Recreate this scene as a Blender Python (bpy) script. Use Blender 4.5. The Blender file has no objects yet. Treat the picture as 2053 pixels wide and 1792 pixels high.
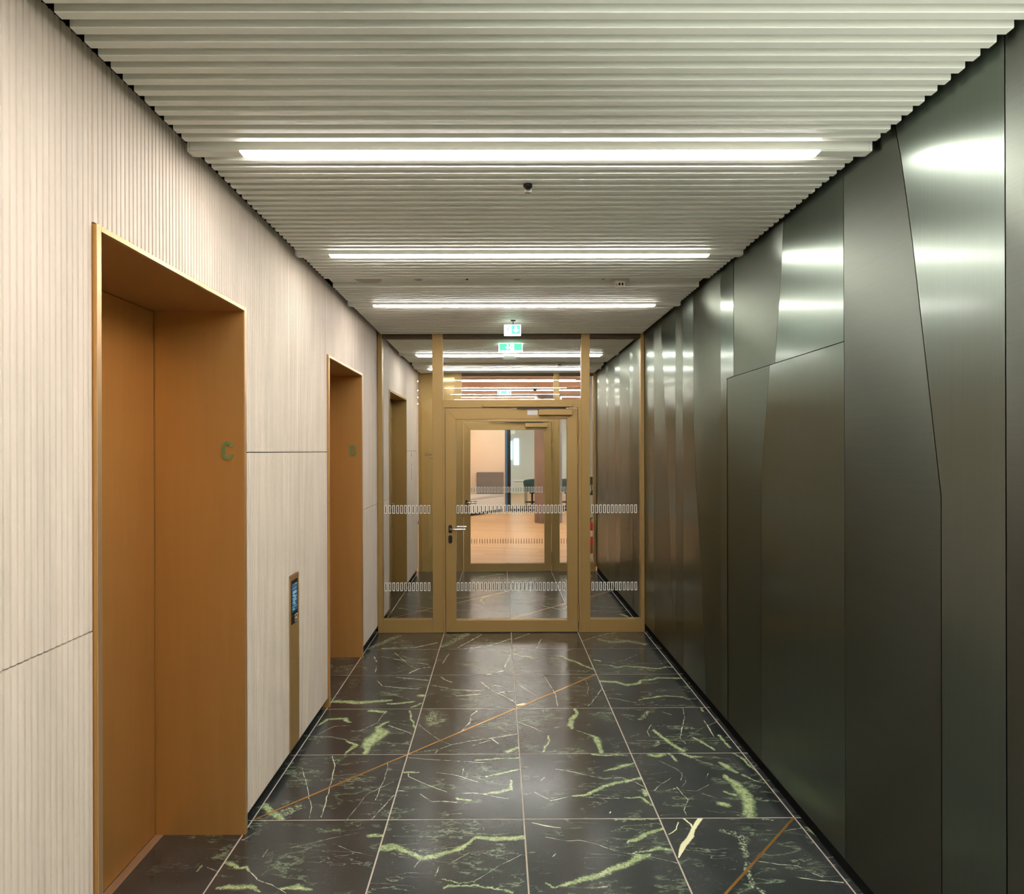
import bpy, bmesh, math, random
from mathutils import Vector, Matrix
random.seed(7)
scene = bpy.context.scene
COL = scene.collection

# ------------------------------------------------------------------ camera
F, SX, SY, YAW, ROLL, CAMH = 1263.4, -20.94, 7.98, 0.00432, -0.00272, 1.629
cam = bpy.data.cameras.new('camera')
cam_o = bpy.data.objects.new('camera', cam)
COL.objects.link(cam_o)
cam.sensor_fit = 'HORIZONTAL'; cam.sensor_width = 36.0
cam.lens = 36.0 * F / 2053.0
cam.shift_x = -SX / 2053.0
cam.shift_y = SY / 2053.0
cam.clip_start = 0.05; cam.clip_end = 200
cy, sy, cr, sr = math.cos(YAW), math.sin(YAW), math.cos(ROLL), math.sin(ROLL)
r0 = (cr * cy, -sr, -cr * sy)
r1 = (sr * cy, cr, -sr * sy)
r2 = (sy, 0.0, cy)
w = lambda v: Vector((v[0], v[2], -v[1]))
ax, ay, az = w(r0), -w(r1), -w(r2)
cam_o.matrix_world = Matrix(((ax.x, ay.x, az.x, 0), (ax.y, ay.y, az.y, 0), (ax.z, ay.z, az.z, CAMH), (0, 0, 0, 1)))
scene.camera = cam_o

# ------------------------------------------------------------------ view and light levels
scene.view_settings.view_transform = 'Standard'
scene.view_settings.look = 'None'
scene.view_settings.gamma = 1.0
scene.view_settings.use_curve_mapping = False
scene.view_settings.exposure = 0.16
L_STRIP = 72.0          # radiance of the corridor light strips
L_ROOM = 34.0           # radiance of the strips in the room beyond
L_WINDOW = 3.0
L_SKY = 24.0             # even overcast daylight outside the side windows added behind the viewpoint
world = bpy.data.worlds.new('world'); scene.world = world; world.use_nodes = True
world.node_tree.nodes['Background'].inputs[0].default_value = (1.0, 1.0, 0.93, 1)
world.node_tree.nodes['Background'].inputs[1].default_value = L_SKY
try:
    scene.cycles.max_bounces = 10
    scene.cycles.glossy_bounces = 6
    scene.cycles.transparent_max_bounces = 24
    scene.cycles.diffuse_bounces = 6
    scene.cycles.caustics_reflective = True
    scene.cycles.caustics_refractive = False
    scene.cycles.sample_clamp_indirect = 8.0
    scene.cycles.blur_glossy = 0.6
except Exception:
    pass

# ------------------------------------------------------------------ materials
def lin(r, g, b):
    f = lambda c: (c / 255 / 12.92) if c / 255 <= 0.04045 else ((c / 255 + 0.055) / 1.055) ** 2.4
    return (f(r), f(g), f(b), 1.0)

def mat(name, col, rough=0.5, metal=0.0, spec=0.5, emit=None, strength=0.0, noise=None, bump=None, coat=0.0):
    """noise = (scale xyz, amount): multiplies the colour; bump = (scale, strength)"""
    m = bpy.data.materials.new(name); m.use_nodes = True
    nt = m.node_tree; b = nt.nodes['Principled BSDF']
    b.inputs['Base Color'].default_value = col
    b.inputs['Roughness'].default_value = rough
    b.inputs['Metallic'].default_value = metal
    b.inputs['Specular IOR Level'].default_value = spec
    b.inputs['Coat Weight'].default_value = coat
    if emit:
        b.inputs['Emission Color'].default_value = emit
        b.inputs['Emission Strength'].default_value = strength
    if noise or bump:
        tc = nt.nodes.new('ShaderNodeTexCoord')
    if noise:
        mp = nt.nodes.new('ShaderNodeMapping'); mp.inputs['Scale'].default_value = noise[0]
        nz = nt.nodes.new('ShaderNodeTexNoise'); nz.inputs['Detail'].default_value = 5; nz.inputs['Scale'].default_value = 1
        nt.links.new(tc.outputs['Object'], mp.inputs[0]); nt.links.new(mp.outputs[0], nz.inputs['Vector'])
        mr = nt.nodes.new('ShaderNodeMapRange'); mr.inputs[1].default_value = .3; mr.inputs[2].default_value = .7
        mr.inputs[3].default_value = 1 - noise[1]; mr.inputs[4].default_value = 1 + noise[1] * .5
        nt.links.new(nz.outputs[0], mr.inputs[0])
        mx = nt.nodes.new('ShaderNodeVectorMath'); mx.operation = 'SCALE'
        mx.inputs[0].default_value = col[:3]; nt.links.new(mr.outputs[0], mx.inputs['Scale'])
        nt.links.new(mx.outputs[0], b.inputs['Base Color'])
    if bump:
        nz2 = nt.nodes.new('ShaderNodeTexNoise'); nz2.inputs['Scale'].default_value = bump[0]; nz2.inputs['Detail'].default_value = 3
        nt.links.new(tc.outputs['Object'], nz2.inputs['Vector'])
        bp = nt.nodes.new('ShaderNodeBump'); bp.inputs['Strength'].default_value = bump[1]; bp.inputs['Distance'].default_value = .002
        nt.links.new(nz2.outputs[0], bp.inputs['Height']); nt.links.new(bp.outputs[0], b.inputs['Normal'])
    return m

def brushed(name, col, rough, aniso, tangent, streak, coat=0.0):
    """metal brushed along one direction: highlights stretch along `tangent`"""
    m = mat(name, col, rough, 1.0, noise=(streak, 0.04))
    nt = m.node_tree; b = nt.nodes['Principled BSDF']
    b.inputs['Anisotropic'].default_value = aniso
    b.inputs['Specular Tint'].default_value = (.55, .56, .53, 1)
    b.inputs['Coat Weight'].default_value = coat; b.inputs['Coat Roughness'].default_value = .13
    c = nt.nodes.new('ShaderNodeCombineXYZ')
    for i in range(3): c.inputs[i].default_value = tangent[i]
    nt.links.new(c.outputs[0], b.inputs['Tangent'])
    return m

def glass(name, tint):
    m = bpy.data.materials.new(name); m.use_nodes = True; nt = m.node_tree; nt.nodes.clear()
    o = nt.nodes.new('ShaderNodeOutputMaterial'); mx = nt.nodes.new('ShaderNodeMixShader')
    fr = nt.nodes.new('ShaderNodeFresnel'); fr.inputs[0].default_value = 1.45
    tr = nt.nodes.new('ShaderNodeBsdfTransparent'); tr.inputs[0].default_value = tint
    gl = nt.nodes.new('ShaderNodeBsdfGlossy'); gl.inputs['Roughness'].default_value = 0.0
    nt.links.new(fr.outputs[0], mx.inputs[0]); nt.links.new(tr.outputs[0], mx.inputs[1]); nt.links.new(gl.outputs[0], mx.inputs[2])
    nt.links.new(mx.outputs[0], o.inputs[0])
    return m

M = {}
M['stone'] = mat('limestone', lin(220, 205, 191), .62, 0, .3, noise=((2.5, 22, 1.6), .10), bump=(160, .12))
M['slat'] = mat('painted_slat', lin(240, 239, 228), .42, 0, .45)
M['black'] = mat('black_void', lin(8, 8, 8), .9, 0, .1)
M['dark_skirt'] = mat('dark_skirting', lin(18, 18, 17), .6, 0, .3)
M['bronze_lift'] = brushed('lift_bronze', lin(196, 148, 86), .40, .5, (0, 0, 1), (30, 30, 2))
M['bronze_lift'].node_tree.nodes['Principled BSDF'].inputs['Metallic'].default_value = .6
M['bronze_soffit'] = mat('soffit_bronze', lin(186, 140, 88), .42, .3)
M['bronze_trim'] = mat('bronze_trim', lin(206, 168, 124), .36, .7)
M['bronze_frame'] = mat('bronze_frame', lin(162, 131, 78), .42, .35, .5)
M['bronze_gloss'] = mat('bronze_gloss', lin(184, 152, 92), .14, .25, .5)
M['sill'] = mat('lift_sill_metal', lin(176, 150, 124), .4, .6)
M['metal_bands'] = brushed('steel_vertical_grain', (.168, .196, .168, 1), .30, .6, (0, 1, 0), (40, 160, 2), .35)
M['metal_dull'] = brushed('steel_horizontal_grain', (.138, .150, .128, 1), .29, .95, (0, 0, 1), (40, 2, 160))
M['grout'] = mat('pale_grout', lin(178, 166, 152), .7, 0, .3)
M['brass'] = mat('brass_inlay', lin(214, 158, 84), .28, .85)
M['diffuser'] = mat('lit_diffuser', lin(255, 250, 240), .5, emit=(1, .96, .91, 1), strength=L_STRIP)
M['room_lamp'] = mat('lit_room_lamp', lin(255, 250, 240), .5, emit=(1, .93, .86, 1), strength=L_ROOM)
M['glass'] = glass('clear_glass', (.965, .985, .975, 1))
M['glass_green'] = glass('office_glass', (.94, .985, .98, 1))
M['black_plastic'] = mat('black_plastic', lin(16, 15, 15), .35)
M['chrome'] = mat('satin_steel', lin(205, 200, 190), .25, 1.0)
M['white_plastic'] = mat('white_plastic', lin(205, 198, 180), .45)
M['grey_grille'] = mat('grey_grille', lin(190, 180, 170), .7, bump=(900, .4))
M['verdigris'] = mat('green_letter', lin(104, 122, 72), .45, .1)
M['white_mark'] = mat('white_mark', lin(246, 242, 228), .6)
M['dark_mark'] = mat('dark_mark', lin(30, 30, 28), .6)
M['ink'] = mat('blue_ink', lin(30, 22, 56), .6)
M['bronze_shaded'] = mat('shaded_bronze_rail', lin(74, 56, 32), .5, .3)  # frame bronze darkened: the shade under the ceiling is put into its colour
M['paper'] = mat('paper_label', lin(226, 218, 212), .6)
M['exit_green'] = mat('lit_exit_green', lin(40, 170, 110), .5, emit=(.10, .80, .38, 1), strength=1.6)
M['exit_white'] = mat('lit_exit_white', lin(240, 255, 245), .5, emit=(.80, 1, .90, 1), strength=4.0)
M['screen'] = mat('screen_glass', lin(10, 14, 18), .12, emit=lin(38, 92, 124), strength=.55)
M['screen_text'] = mat('screen_text', lin(20, 30, 40), .3, emit=lin(150, 205, 220), strength=.8)
M['wood'] = None
M['teal'] = mat('teal_shell', lin(38, 92, 100), .5)
M['bench'] = mat('grey_felt', lin(128, 116, 108), .9, bump=(300, .3))
M['seat'] = mat('pale_cushion', lin(205, 196, 186), .8)
M['peach'] = mat('peach_wall', lin(238, 214, 186), .6, noise=((.6, .6, .5), .08))
M['peach_ceil'] = mat('peach_ceiling', lin(205, 160, 132), .8)
M['white_wall'] = mat('white_wall', lin(222, 214, 202), .7)
M['pale_office'] = mat('pale_office_wall', lin(226, 236, 232), .7)
M['blue_strip'] = mat('blue_door_edge', lin(74, 120, 158), .4)
M['rear_stone'] = mat('dark_rear_wall', lin(70, 66, 60), .6)
M['window'] = mat('daylit_window', lin(200, 220, 240), .3, emit=(.62, .84, 1.0, 1), strength=L_WINDOW)
M['concrete'] = mat('brown_concrete', lin(142, 120, 106), .7, noise=((3, 3, 1.2), .25), bump=(60, .2))
M['red'] = mat('red_paint', lin(200, 22, 20), .3)
M['green_band'] = mat('green_band', lin(20, 130, 50), .4)

# ---- wood floor of the room beyond
def wood_mat():
    m = bpy.data.materials.new('oak_floor'); m.use_nodes = True; nt = m.node_tree; b = nt.nodes['Principled BSDF']
    tc = nt.nodes.new('ShaderNodeTexCoord'); mp = nt.nodes.new('ShaderNodeMapping')
    mp.inputs['Rotation'].default_value = (0, 0, .22)
    nt.links.new(tc.outputs['Object'], mp.inputs[0])
    br = nt.nodes.new('ShaderNodeTexBrick'); br.inputs['Scale'].default_value = 1.0
    br.inputs['Brick Width'].default_value = 1.6; br.inputs['Row Height'].default_value = .16
    br.inputs['Mortar Size'].default_value = .002
    br.inputs['Color1'].default_value = lin(222, 178, 126); br.inputs['Color2'].default_value = lin(208, 160, 108)
    br.inputs['Mortar'].default_value = lin(150, 104, 66)
    nt.links.new(mp.outputs[0], br.inputs['Vector'])
    nt.links.new(br.outputs['Color'], b.inputs['Base Color'])
    b.inputs['Roughness'].default_value = .35
    return m
M['wood'] = wood_mat()

# ---- marble: node groups
def new_group(name, ins, outs):
    g = bpy.data.node_groups.new(name, 'ShaderNodeTree')
    for n, t, d in ins:
        s = g.interface.new_socket(n, in_out='INPUT', socket_type=t)
        if d is not None: s.default_value = d
    for n, t in outs: g.interface.new_socket(n, in_out='OUTPUT', socket_type=t)
    return g, g.nodes.new('NodeGroupInput'), g.nodes.new('NodeGroupOutput')

def mnode(g, op, a=None, b=None, c=None, clamp=False, vec=False):
    n = g.nodes.new('ShaderNodeVectorMath' if vec else 'ShaderNodeMath'); n.operation = op
    if clamp and not vec: n.use_clamp = True
    for i, x in enumerate((a, b, c)):
        if x is None: continue
        if hasattr(x, 'is_output'): g.links.new(x, n.inputs[i])
        else: n.inputs[i].default_value = x
    return n

def segment_group():
    V, Fl = 'NodeSocketVector', 'NodeSocketFloat'
    g, i, o = new_group('vein_segment', [('P', V, None), ('A', V, None), ('BA', V, None), ('Inv', Fl, 1.0), ('R0', Fl, 1.0), ('DR', Fl, 0.0), ('Prev', Fl, 9.0)], [('D', Fl)])
    pa = mnode(g, 'SUBTRACT', i.outputs['P'], i.outputs['A'], vec=True).outputs[0]
    dt = mnode(g, 'DOT_PRODUCT', pa, i.outputs['BA'], vec=True).outputs['Value']
    t = mnode(g, 'MULTIPLY', dt, i.outputs['Inv'], clamp=True).outputs[0]
    sc = g.nodes.new('ShaderNodeVectorMath'); sc.operation = 'SCALE'
    g.links.new(i.outputs['BA'], sc.inputs[0]); g.links.new(t, sc.inputs['Scale'])
    df = mnode(g, 'SUBTRACT', pa, sc.outputs[0], vec=True).outputs[0]
    ln = mnode(g, 'LENGTH', df, vec=True).outputs['Value']
    r = mnode(g, 'MULTIPLY_ADD', i.outputs['DR'], t, i.outputs['R0']).outputs[0]
    d = mnode(g, 'DIVIDE', ln, r).outputs[0]
    mn = mnode(g, 'MINIMUM', d, i.outputs['Prev']).outputs[0]
    g.links.new(mn, o.inputs['D'])
    return g

def tex(g, vec, scale, detail=4, w=None, rough=.55):
    n = g.nodes.new('ShaderNodeTexNoise'); n.noise_dimensions = '4D' if w is not None else '3D'
    n.inputs['Scale'].default_value = scale; n.inputs['Detail'].default_value = detail; n.inputs['Roughness'].default_value = rough
    g.links.new(vec, n.inputs['Vector'])
    if w is not None: g.links.new(w, n.inputs['W'])
    return n

def smooth(g, x, lo, hi, a=0.0, b=1.0):
    n = g.nodes.new('ShaderNodeMapRange'); n.interpolation_type = 'SMOOTHSTEP'
    g.links.new(x, n.inputs[0])
    for k, v in enumerate((lo, hi, a, b)): n.inputs[k + 1].default_value = v
    return n.outputs[0]

def mixc(g, f, a, b):
    n = g.nodes.new('ShaderNodeMix'); n.data_type = 'RGBA'
    if hasattr(f, 'is_output'): g.links.new(f, n.inputs[0])
    else: n.inputs[0].default_value = f
    for s, x in ((n.inputs[6], a), (n.inputs[7], b)):
        if hasattr(x, 'is_output'): g.links.new(x, s)
        else: s.default_value = x
    return n.outputs[2]

def coords_group():
    g, i, o = new_group('marble_coords', [], [('P', 'NodeSocketVector'), ('Q', 'NodeSocketVector')])
    tc = g.nodes.new('ShaderNodeTexCoord'); oi = g.nodes.new('ShaderNodeObjectInfo')
    flat = mnode(g, 'MULTIPLY', tc.outputs['Object'], (1, 1, 0), vec=True).outputs[0]
    wv = mnode(g, 'MULTIPLY', oi.outputs['Random'], 40.0).outputs[0]
    n1 = tex(g, flat, 13, 4, wv); n2 = tex(g, flat, 80, 5, wv, .7)
    c1 = mnode(g, 'SUBTRACT', n1.outputs['Color'], (.5, .5, .5), vec=True).outputs[0]
    c2 = mnode(g, 'SUBTRACT', n2.outputs['Color'], (.5, .5, .5), vec=True).outputs[0]
    a = mnode(g, 'MULTIPLY', c1, (.050, .044, 0), vec=True).outputs[0]
    b = mnode(g, 'MULTIPLY', c2, (.036, .030, 0), vec=True).outputs[0]
    p = mnode(g, 'ADD', flat, a, vec=True).outputs[0]
    p = mnode(g, 'ADD', p, b, vec=True).outputs[0]
    q = mnode(g, 'ADD', flat, mnode(g, 'MULTIPLY', c1, (.022, .018, 0), vec=True).outputs[0], vec=True).outputs[0]
    g.links.new(p, o.inputs['P']); g.links.new(q, o.inputs['Q'])
    return g

def marble_group():
    Fl = 'NodeSocketFloat'
    g, i, o = new_group('marble_stone', [(n, Fl, 9.0) for n in ('G', 'W', 'C', 'S')], [('BSDF', 'NodeSocketShader')])
    tc = g.nodes.new('ShaderNodeTexCoord'); oi = g.nodes.new('ShaderNodeObjectInfo')
    flat = mnode(g, 'MULTIPLY', tc.outputs['Object'], (1, 1, 0), vec=True).outputs[0]
    wv = mnode(g, 'MULTIPLY', oi.outputs['Random'], 40.0).outputs[0]
    cloud = tex(g, flat, 5, 5, wv).outputs[0]
    base = mixc(g, smooth(g, cloud, .35, .65), lin(36, 40, 41), lin(54, 57, 57))
    st = mnode(g, 'MULTIPLY', flat, (1, 2.6, 1), vec=True).outputs[0]
    sp = tex(g, st, 70, 6, wv, .7).outputs[0]
    patch = tex(g, flat, 3.2, 2, wv).outputs[0]
    spk = mnode(g, 'MULTIPLY', smooth(g, sp, .58, .72), smooth(g, patch, .38, .66, .25, 1.0)).outputs[0]
    base = mixc(g, mnode(g, 'MULTIPLY', spk, .55).outputs[0], base, lin(128, 132, 114))
    # hairline veins
    hn = tex(g, mnode(g, 'MULTIPLY', flat, (.55, 2.2, 1), vec=True).outputs[0], 4.2, 4, wv, .55).outputs[0]
    ha = mnode(g, 'ABSOLUTE', mnode(g, 'SUBTRACT', hn, .5).outputs[0]).outputs[0]
    hm = mnode(g, 'MULTIPLY', smooth(g, ha, .0045, .0015), smooth(g, patch, .50, .60)).outputs[0]
    base = mixc(g, mnode(g, 'MULTIPLY', hm, .5).outputs[0], base, lin(150, 158, 134))
    dots = g.nodes.new('ShaderNodeTexVoronoi'); dots.inputs['Scale'].default_value = 26; g.links.new(flat, dots.inputs['Vector'])
    dm = mnode(g, 'MULTIPLY', smooth(g, dots.outputs['Distance'], .055, .03), smooth(g, patch, .45, .6)).outputs[0]
    base = mixc(g, mnode(g, 'MULTIPLY', dm, .7).outputs[0], base, lin(190, 190, 175))
    wv2 = mnode(g, 'ADD', wv, 7.3).outputs[0]
    wn = tex(g, mnode(g, 'MULTIPLY', flat, (1.0, 3.0, 1), vec=True).outputs[0], 2.6, 7, wv2, .62).outputs[0]
    wa = mnode(g, 'ABSOLUTE', mnode(g, 'SUBTRACT', wn, .5).outputs[0]).outputs[0]
    pm = smooth(g, tex(g, flat, 4.5, 3, wv2).outputs[0], .46, .60)
    wisp = mnode(g, 'MULTIPLY', smooth(g, wa, .012, .002), pm).outputs[0]
    base = mixc(g, mnode(g, 'MULTIPLY', wisp, .55).outputs[0], base, lin(150, 162, 132))
    base = mixc(g, mnode(g, 'MULTIPLY', mnode(g, 'MULTIPLY', smooth(g, wa, .07, .0), pm).outputs[0], .25).outputs[0], base, lin(86, 100, 84))
    # drawn veins
    grain = tex(g, flat, 240, 3, wv).outputs[0]
    gm = mnode(g, 'MULTIPLY', smooth(g, i.outputs['G'], 1.5, .45), smooth(g, tex(g, flat, 55, 6, wv, .75).outputs[0], .34, .52, .35, 1.0)).outputs[0]
    gcol = mixc(g, smooth(g, mnode(g, 'ADD', mnode(g, 'MULTIPLY', grain, .5).outputs[0], mnode(g, 'MULTIPLY', tex(g, flat, 28, 5, wv, .7).outputs[0], .5).outputs[0]).outputs[0], .40, .60), lin(110, 134, 88), lin(196, 208, 156))
    halo = mnode(g, 'MULTIPLY', smooth(g, i.outputs['G'], 2.3, 1.0), .22).outputs[0]
    base = mixc(g, halo, base, lin(84, 108, 84))
    base = mixc(g, mnode(g, 'MULTIPLY', gm, .92).outputs[0], base, gcol)
    sm = mnode(g, 'MULTIPLY', smooth(g, i.outputs['S'], 1.3, .5), smooth(g, tex(g, flat, 110, 5, wv, .7).outputs[0], .46, .6)).outputs[0]
    base = mixc(g, mnode(g, 'MULTIPLY', sm, .8).outputs[0], base, lin(180, 192, 158))
    wm = mnode(g, 'MULTIPLY', smooth(g, i.outputs['W'], 1.0, .4), smooth(g, tex(g, flat, 30, 5, wv, .7).outputs[0], .40, .56, .12, 1.0)).outputs[0]
    base = mixc(g, mnode(g, 'MULTIPLY', wm, .85).outputs[0], base, lin(214, 216, 190))
    cm = smooth(g, i.outputs['C'], 1.2, .75)
    base = mixc(g, cm, base, lin(232, 230, 188))
    b = g.nodes.new('ShaderNodeBsdfPrincipled')
    g.links.new(base, b.inputs['Base Color'])
    b.inputs['Roughness'].default_value = .21
    b.inputs['Specular IOR Level'].default_value = .9
    g.links.new(b.outputs[0], o.inputs['BSDF'])
    return g

SEG, COORD, MARBLE = segment_group(), coords_group(), marble_group()

def marble_mat(name, veins):
    m = bpy.data.materials.new(name); m.use_nodes = True; nt = m.node_tree; nt.nodes.clear()
    o = nt.nodes.new('ShaderNodeOutputMaterial')
    mg = nt.nodes.new('ShaderNodeGroup'); mg.node_tree = MARBLE
    cg = nt.nodes.new('ShaderNodeGroup'); cg.node_tree = COORD
    last = {}
    for kind, pts in veins:
        for (x0, y0, w0), (x1, y1, w1) in zip(pts, pts[1:]):
            n = nt.nodes.new('ShaderNodeGroup'); n.node_tree = SEG
            a = (x0 / 1000, y0 / 1000, 0); ba = ((x1 - x0) / 1000, (y1 - y0) / 1000, 0)
            l2 = ba[0] ** 2 + ba[1] ** 2 or 1e-6
            nt.links.new(cg.outputs['P' if kind in 'gs' else 'Q'], n.inputs['P'])
            n.inputs['A'].default_value = a; n.inputs['BA'].default_value = ba; n.inputs['Inv'].default_value = 1 / l2
            n.inputs['R0'].default_value = w0 / 1000; n.inputs['DR'].default_value = (w1 - w0) / 1000
            if kind in last: nt.links.new(last[kind], n.inputs['Prev'])
            last[kind] = n.outputs['D']
    for kind, s in (('g', 'G'), ('w', 'W'), ('p', 'C'), ('s', 'S')):
        if kind in last: nt.links.new(last[kind], mg.inputs[s])
    nt.links.new(mg.outputs[0], o.inputs[0])
    return m

# ------------------------------------------------------------------ mesh helpers
class MB:
    def __init__(self): self.v = []; self.f = []
    def add(self, vs, fs):
        k = len(self.v); self.v += [tuple(x) for x in vs]; self.f += [tuple(i + k for i in q) for q in fs]; return self
    def box(self, x0, x1, y0, y1, z0, z1):
        return self.add([(x0, y0, z0), (x1, y0, z0), (x1, y1, z0), (x0, y1, z0), (x0, y0, z1), (x1, y0, z1), (x1, y1, z1), (x0, y1, z1)],
                        [(0, 3, 2, 1), (4, 5, 6, 7), (0, 1, 5, 4), (1, 2, 6, 5), (2, 3, 7, 6), (3, 0, 4, 7)])
    def prism(self, poly, axis, a, b):
        """poly: 2-D outline, extruded along axis from a to b (x: (y,z), y: (x,z), z: (x,y))"""
        def p(q, t): return {'x': (t, q[0], q[1]), 'y': (q[0], t, q[1]), 'z': (q[0], q[1], t)}[axis]
        n = len(poly)
        vs = [p(q, a) for q in poly] + [p(q, b) for q in poly]
        fs = [tuple(range(n)), tuple(range(2 * n - 1, n - 1, -1))] + [(i, (i + 1) % n, n + (i + 1) % n, n + i) for i in range(n)]
        return self.add(vs, fs)
    def lathe(self, prof, c, n=24, axis='z'):
        """prof: (radius, height) list revolved about axis through c"""
        vs = []; fs = []; m = len(prof)
        for k in range(n):
            a = 2 * math.pi * k / n
            for r, h in prof:
                d = (r * math.cos(a), r * math.sin(a), h)
                d = {'z': d, 'y': (d[0], h, d[1]), 'x': (h, d[0], d[1])}[axis]
                vs.append((c[0] + d[0], c[1] + d[1], c[2] + d[2]))
        for k in range(n):
            k2 = (k + 1) % n
            for j in range(m - 1): fs.append((k * m + j, k2 * m + j, k2 * m + j + 1, k * m + j + 1))
        fs.append(tuple(k * m for k in range(n))[::-1]); fs.append(tuple(k * m + m - 1 for k in range(n)))
        return self.add(vs, fs)
    def tube(self, pts, r, n=10):
        pts = [Vector(p) for p in pts]; rr = r if isinstance(r, (list, tuple)) else [r] * len(pts)
        vs = []; fs = []; up = Vector((.13, .27, .95))
        for k, p in enumerate(pts):
            d = (pts[min(k + 1, len(pts) - 1)] - pts[max(k - 1, 0)]).normalized()
            a = d.cross(up).normalized(); b = d.cross(a)
            for i in range(n):
                t = 2 * math.pi * i / n; vs.append(p + a * (rr[k] * math.cos(t)) + b * (rr[k] * math.sin(t)))
        for k in range(len(pts) - 1):
            for i in range(n):
                j = (i + 1) % n; fs.append((k * n + i, k * n + j, (k + 1) * n + j, (k + 1) * n + i))
        fs.append(tuple(range(n))[::-1]); fs.append(tuple((len(pts) - 1) * n + i for i in range(n)))
        return self.add(vs, fs)
    def mesh(self, name, m, off=(0, 0, 0)):
        me = bpy.data.meshes.new(name)
        me.from_pydata([(x - off[0], y - off[1], z - off[2]) for x, y, z in self.v], [], self.f)
        bm = bmesh.new(); bm.from_mesh(me); bmesh.ops.recalc_face_normals(bm, faces=bm.faces); bm.to_mesh(me); bm.free()
        if m: me.materials.append(m)
        return me
    def build(self, name, m, parent=None, bevel=0, smooth=False, seg=2):
        off = wloc(parent) if parent else (0, 0, 0)
        me = self.mesh(name, m, off)
        o = bpy.data.objects.new(name, me); COL.objects.link(o)
        if parent: o.parent = parent
        if smooth:
            for p in me.polygons: p.use_smooth = True
            me.set_sharp_from_angle(angle=math.radians(40))
        if bevel:
            b = o.modifiers.new('edge', 'BEVEL'); b.width = bevel; b.segments = seg; b.limit_method = 'ANGLE'; b.angle_limit = math.radians(40)
        return o

def wloc(o):
    v = Vector((0, 0, 0))
    while o: v += o.location; o = o.parent
    return v

def tag(o, label=None, cat=None, group=None, kind=None):
    for k, x in (('label', label), ('category', cat), ('group', group), ('kind', kind)):
        if x: o[k] = x
    return o

def empty(name, loc, label=None, cat=None, group=None, kind=None):
    o = bpy.data.objects.new(name, None); COL.objects.link(o); o.location = loc; o.empty_display_size = .1
    return tag(o, label, cat, group, kind)

def copy_tree(o, parent=None):
    c = o.copy(); COL.objects.link(c)
    if parent: c.parent = parent
    for ch in [x for x in bpy.data.objects if x.parent == o]: copy_tree(ch, c)
    return c

def box(name, m, parent, x0, x1, y0, y1, z0, z1, bevel=0):
    return MB().box(x0, x1, y0, y1, z0, z1).build(name, m, parent, bevel)

def ribbon(pts, wd, a, b, mb=None):
    """flat stroke of width wd along pts (x,z), extruded along y from a to b"""
    mb = mb or MB(); L = []; R = []
    for k, p in enumerate(pts):
        p0 = pts[max(k - 1, 0)]; p1 = pts[min(k + 1, len(pts) - 1)]
        dx, dz = p1[0] - p0[0], p1[1] - p0[1]; l = math.hypot(dx, dz) or 1
        nx, nz = -dz / l * wd / 2, dx / l * wd / 2
        L.append((p[0] + nx, p[1] + nz)); R.append((p[0] - nx, p[1] - nz))
    for k in range(len(pts) - 1):
        mb.prism([L[k], L[k + 1], R[k + 1], R[k]], 'y', a, b)
    return mb

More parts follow.
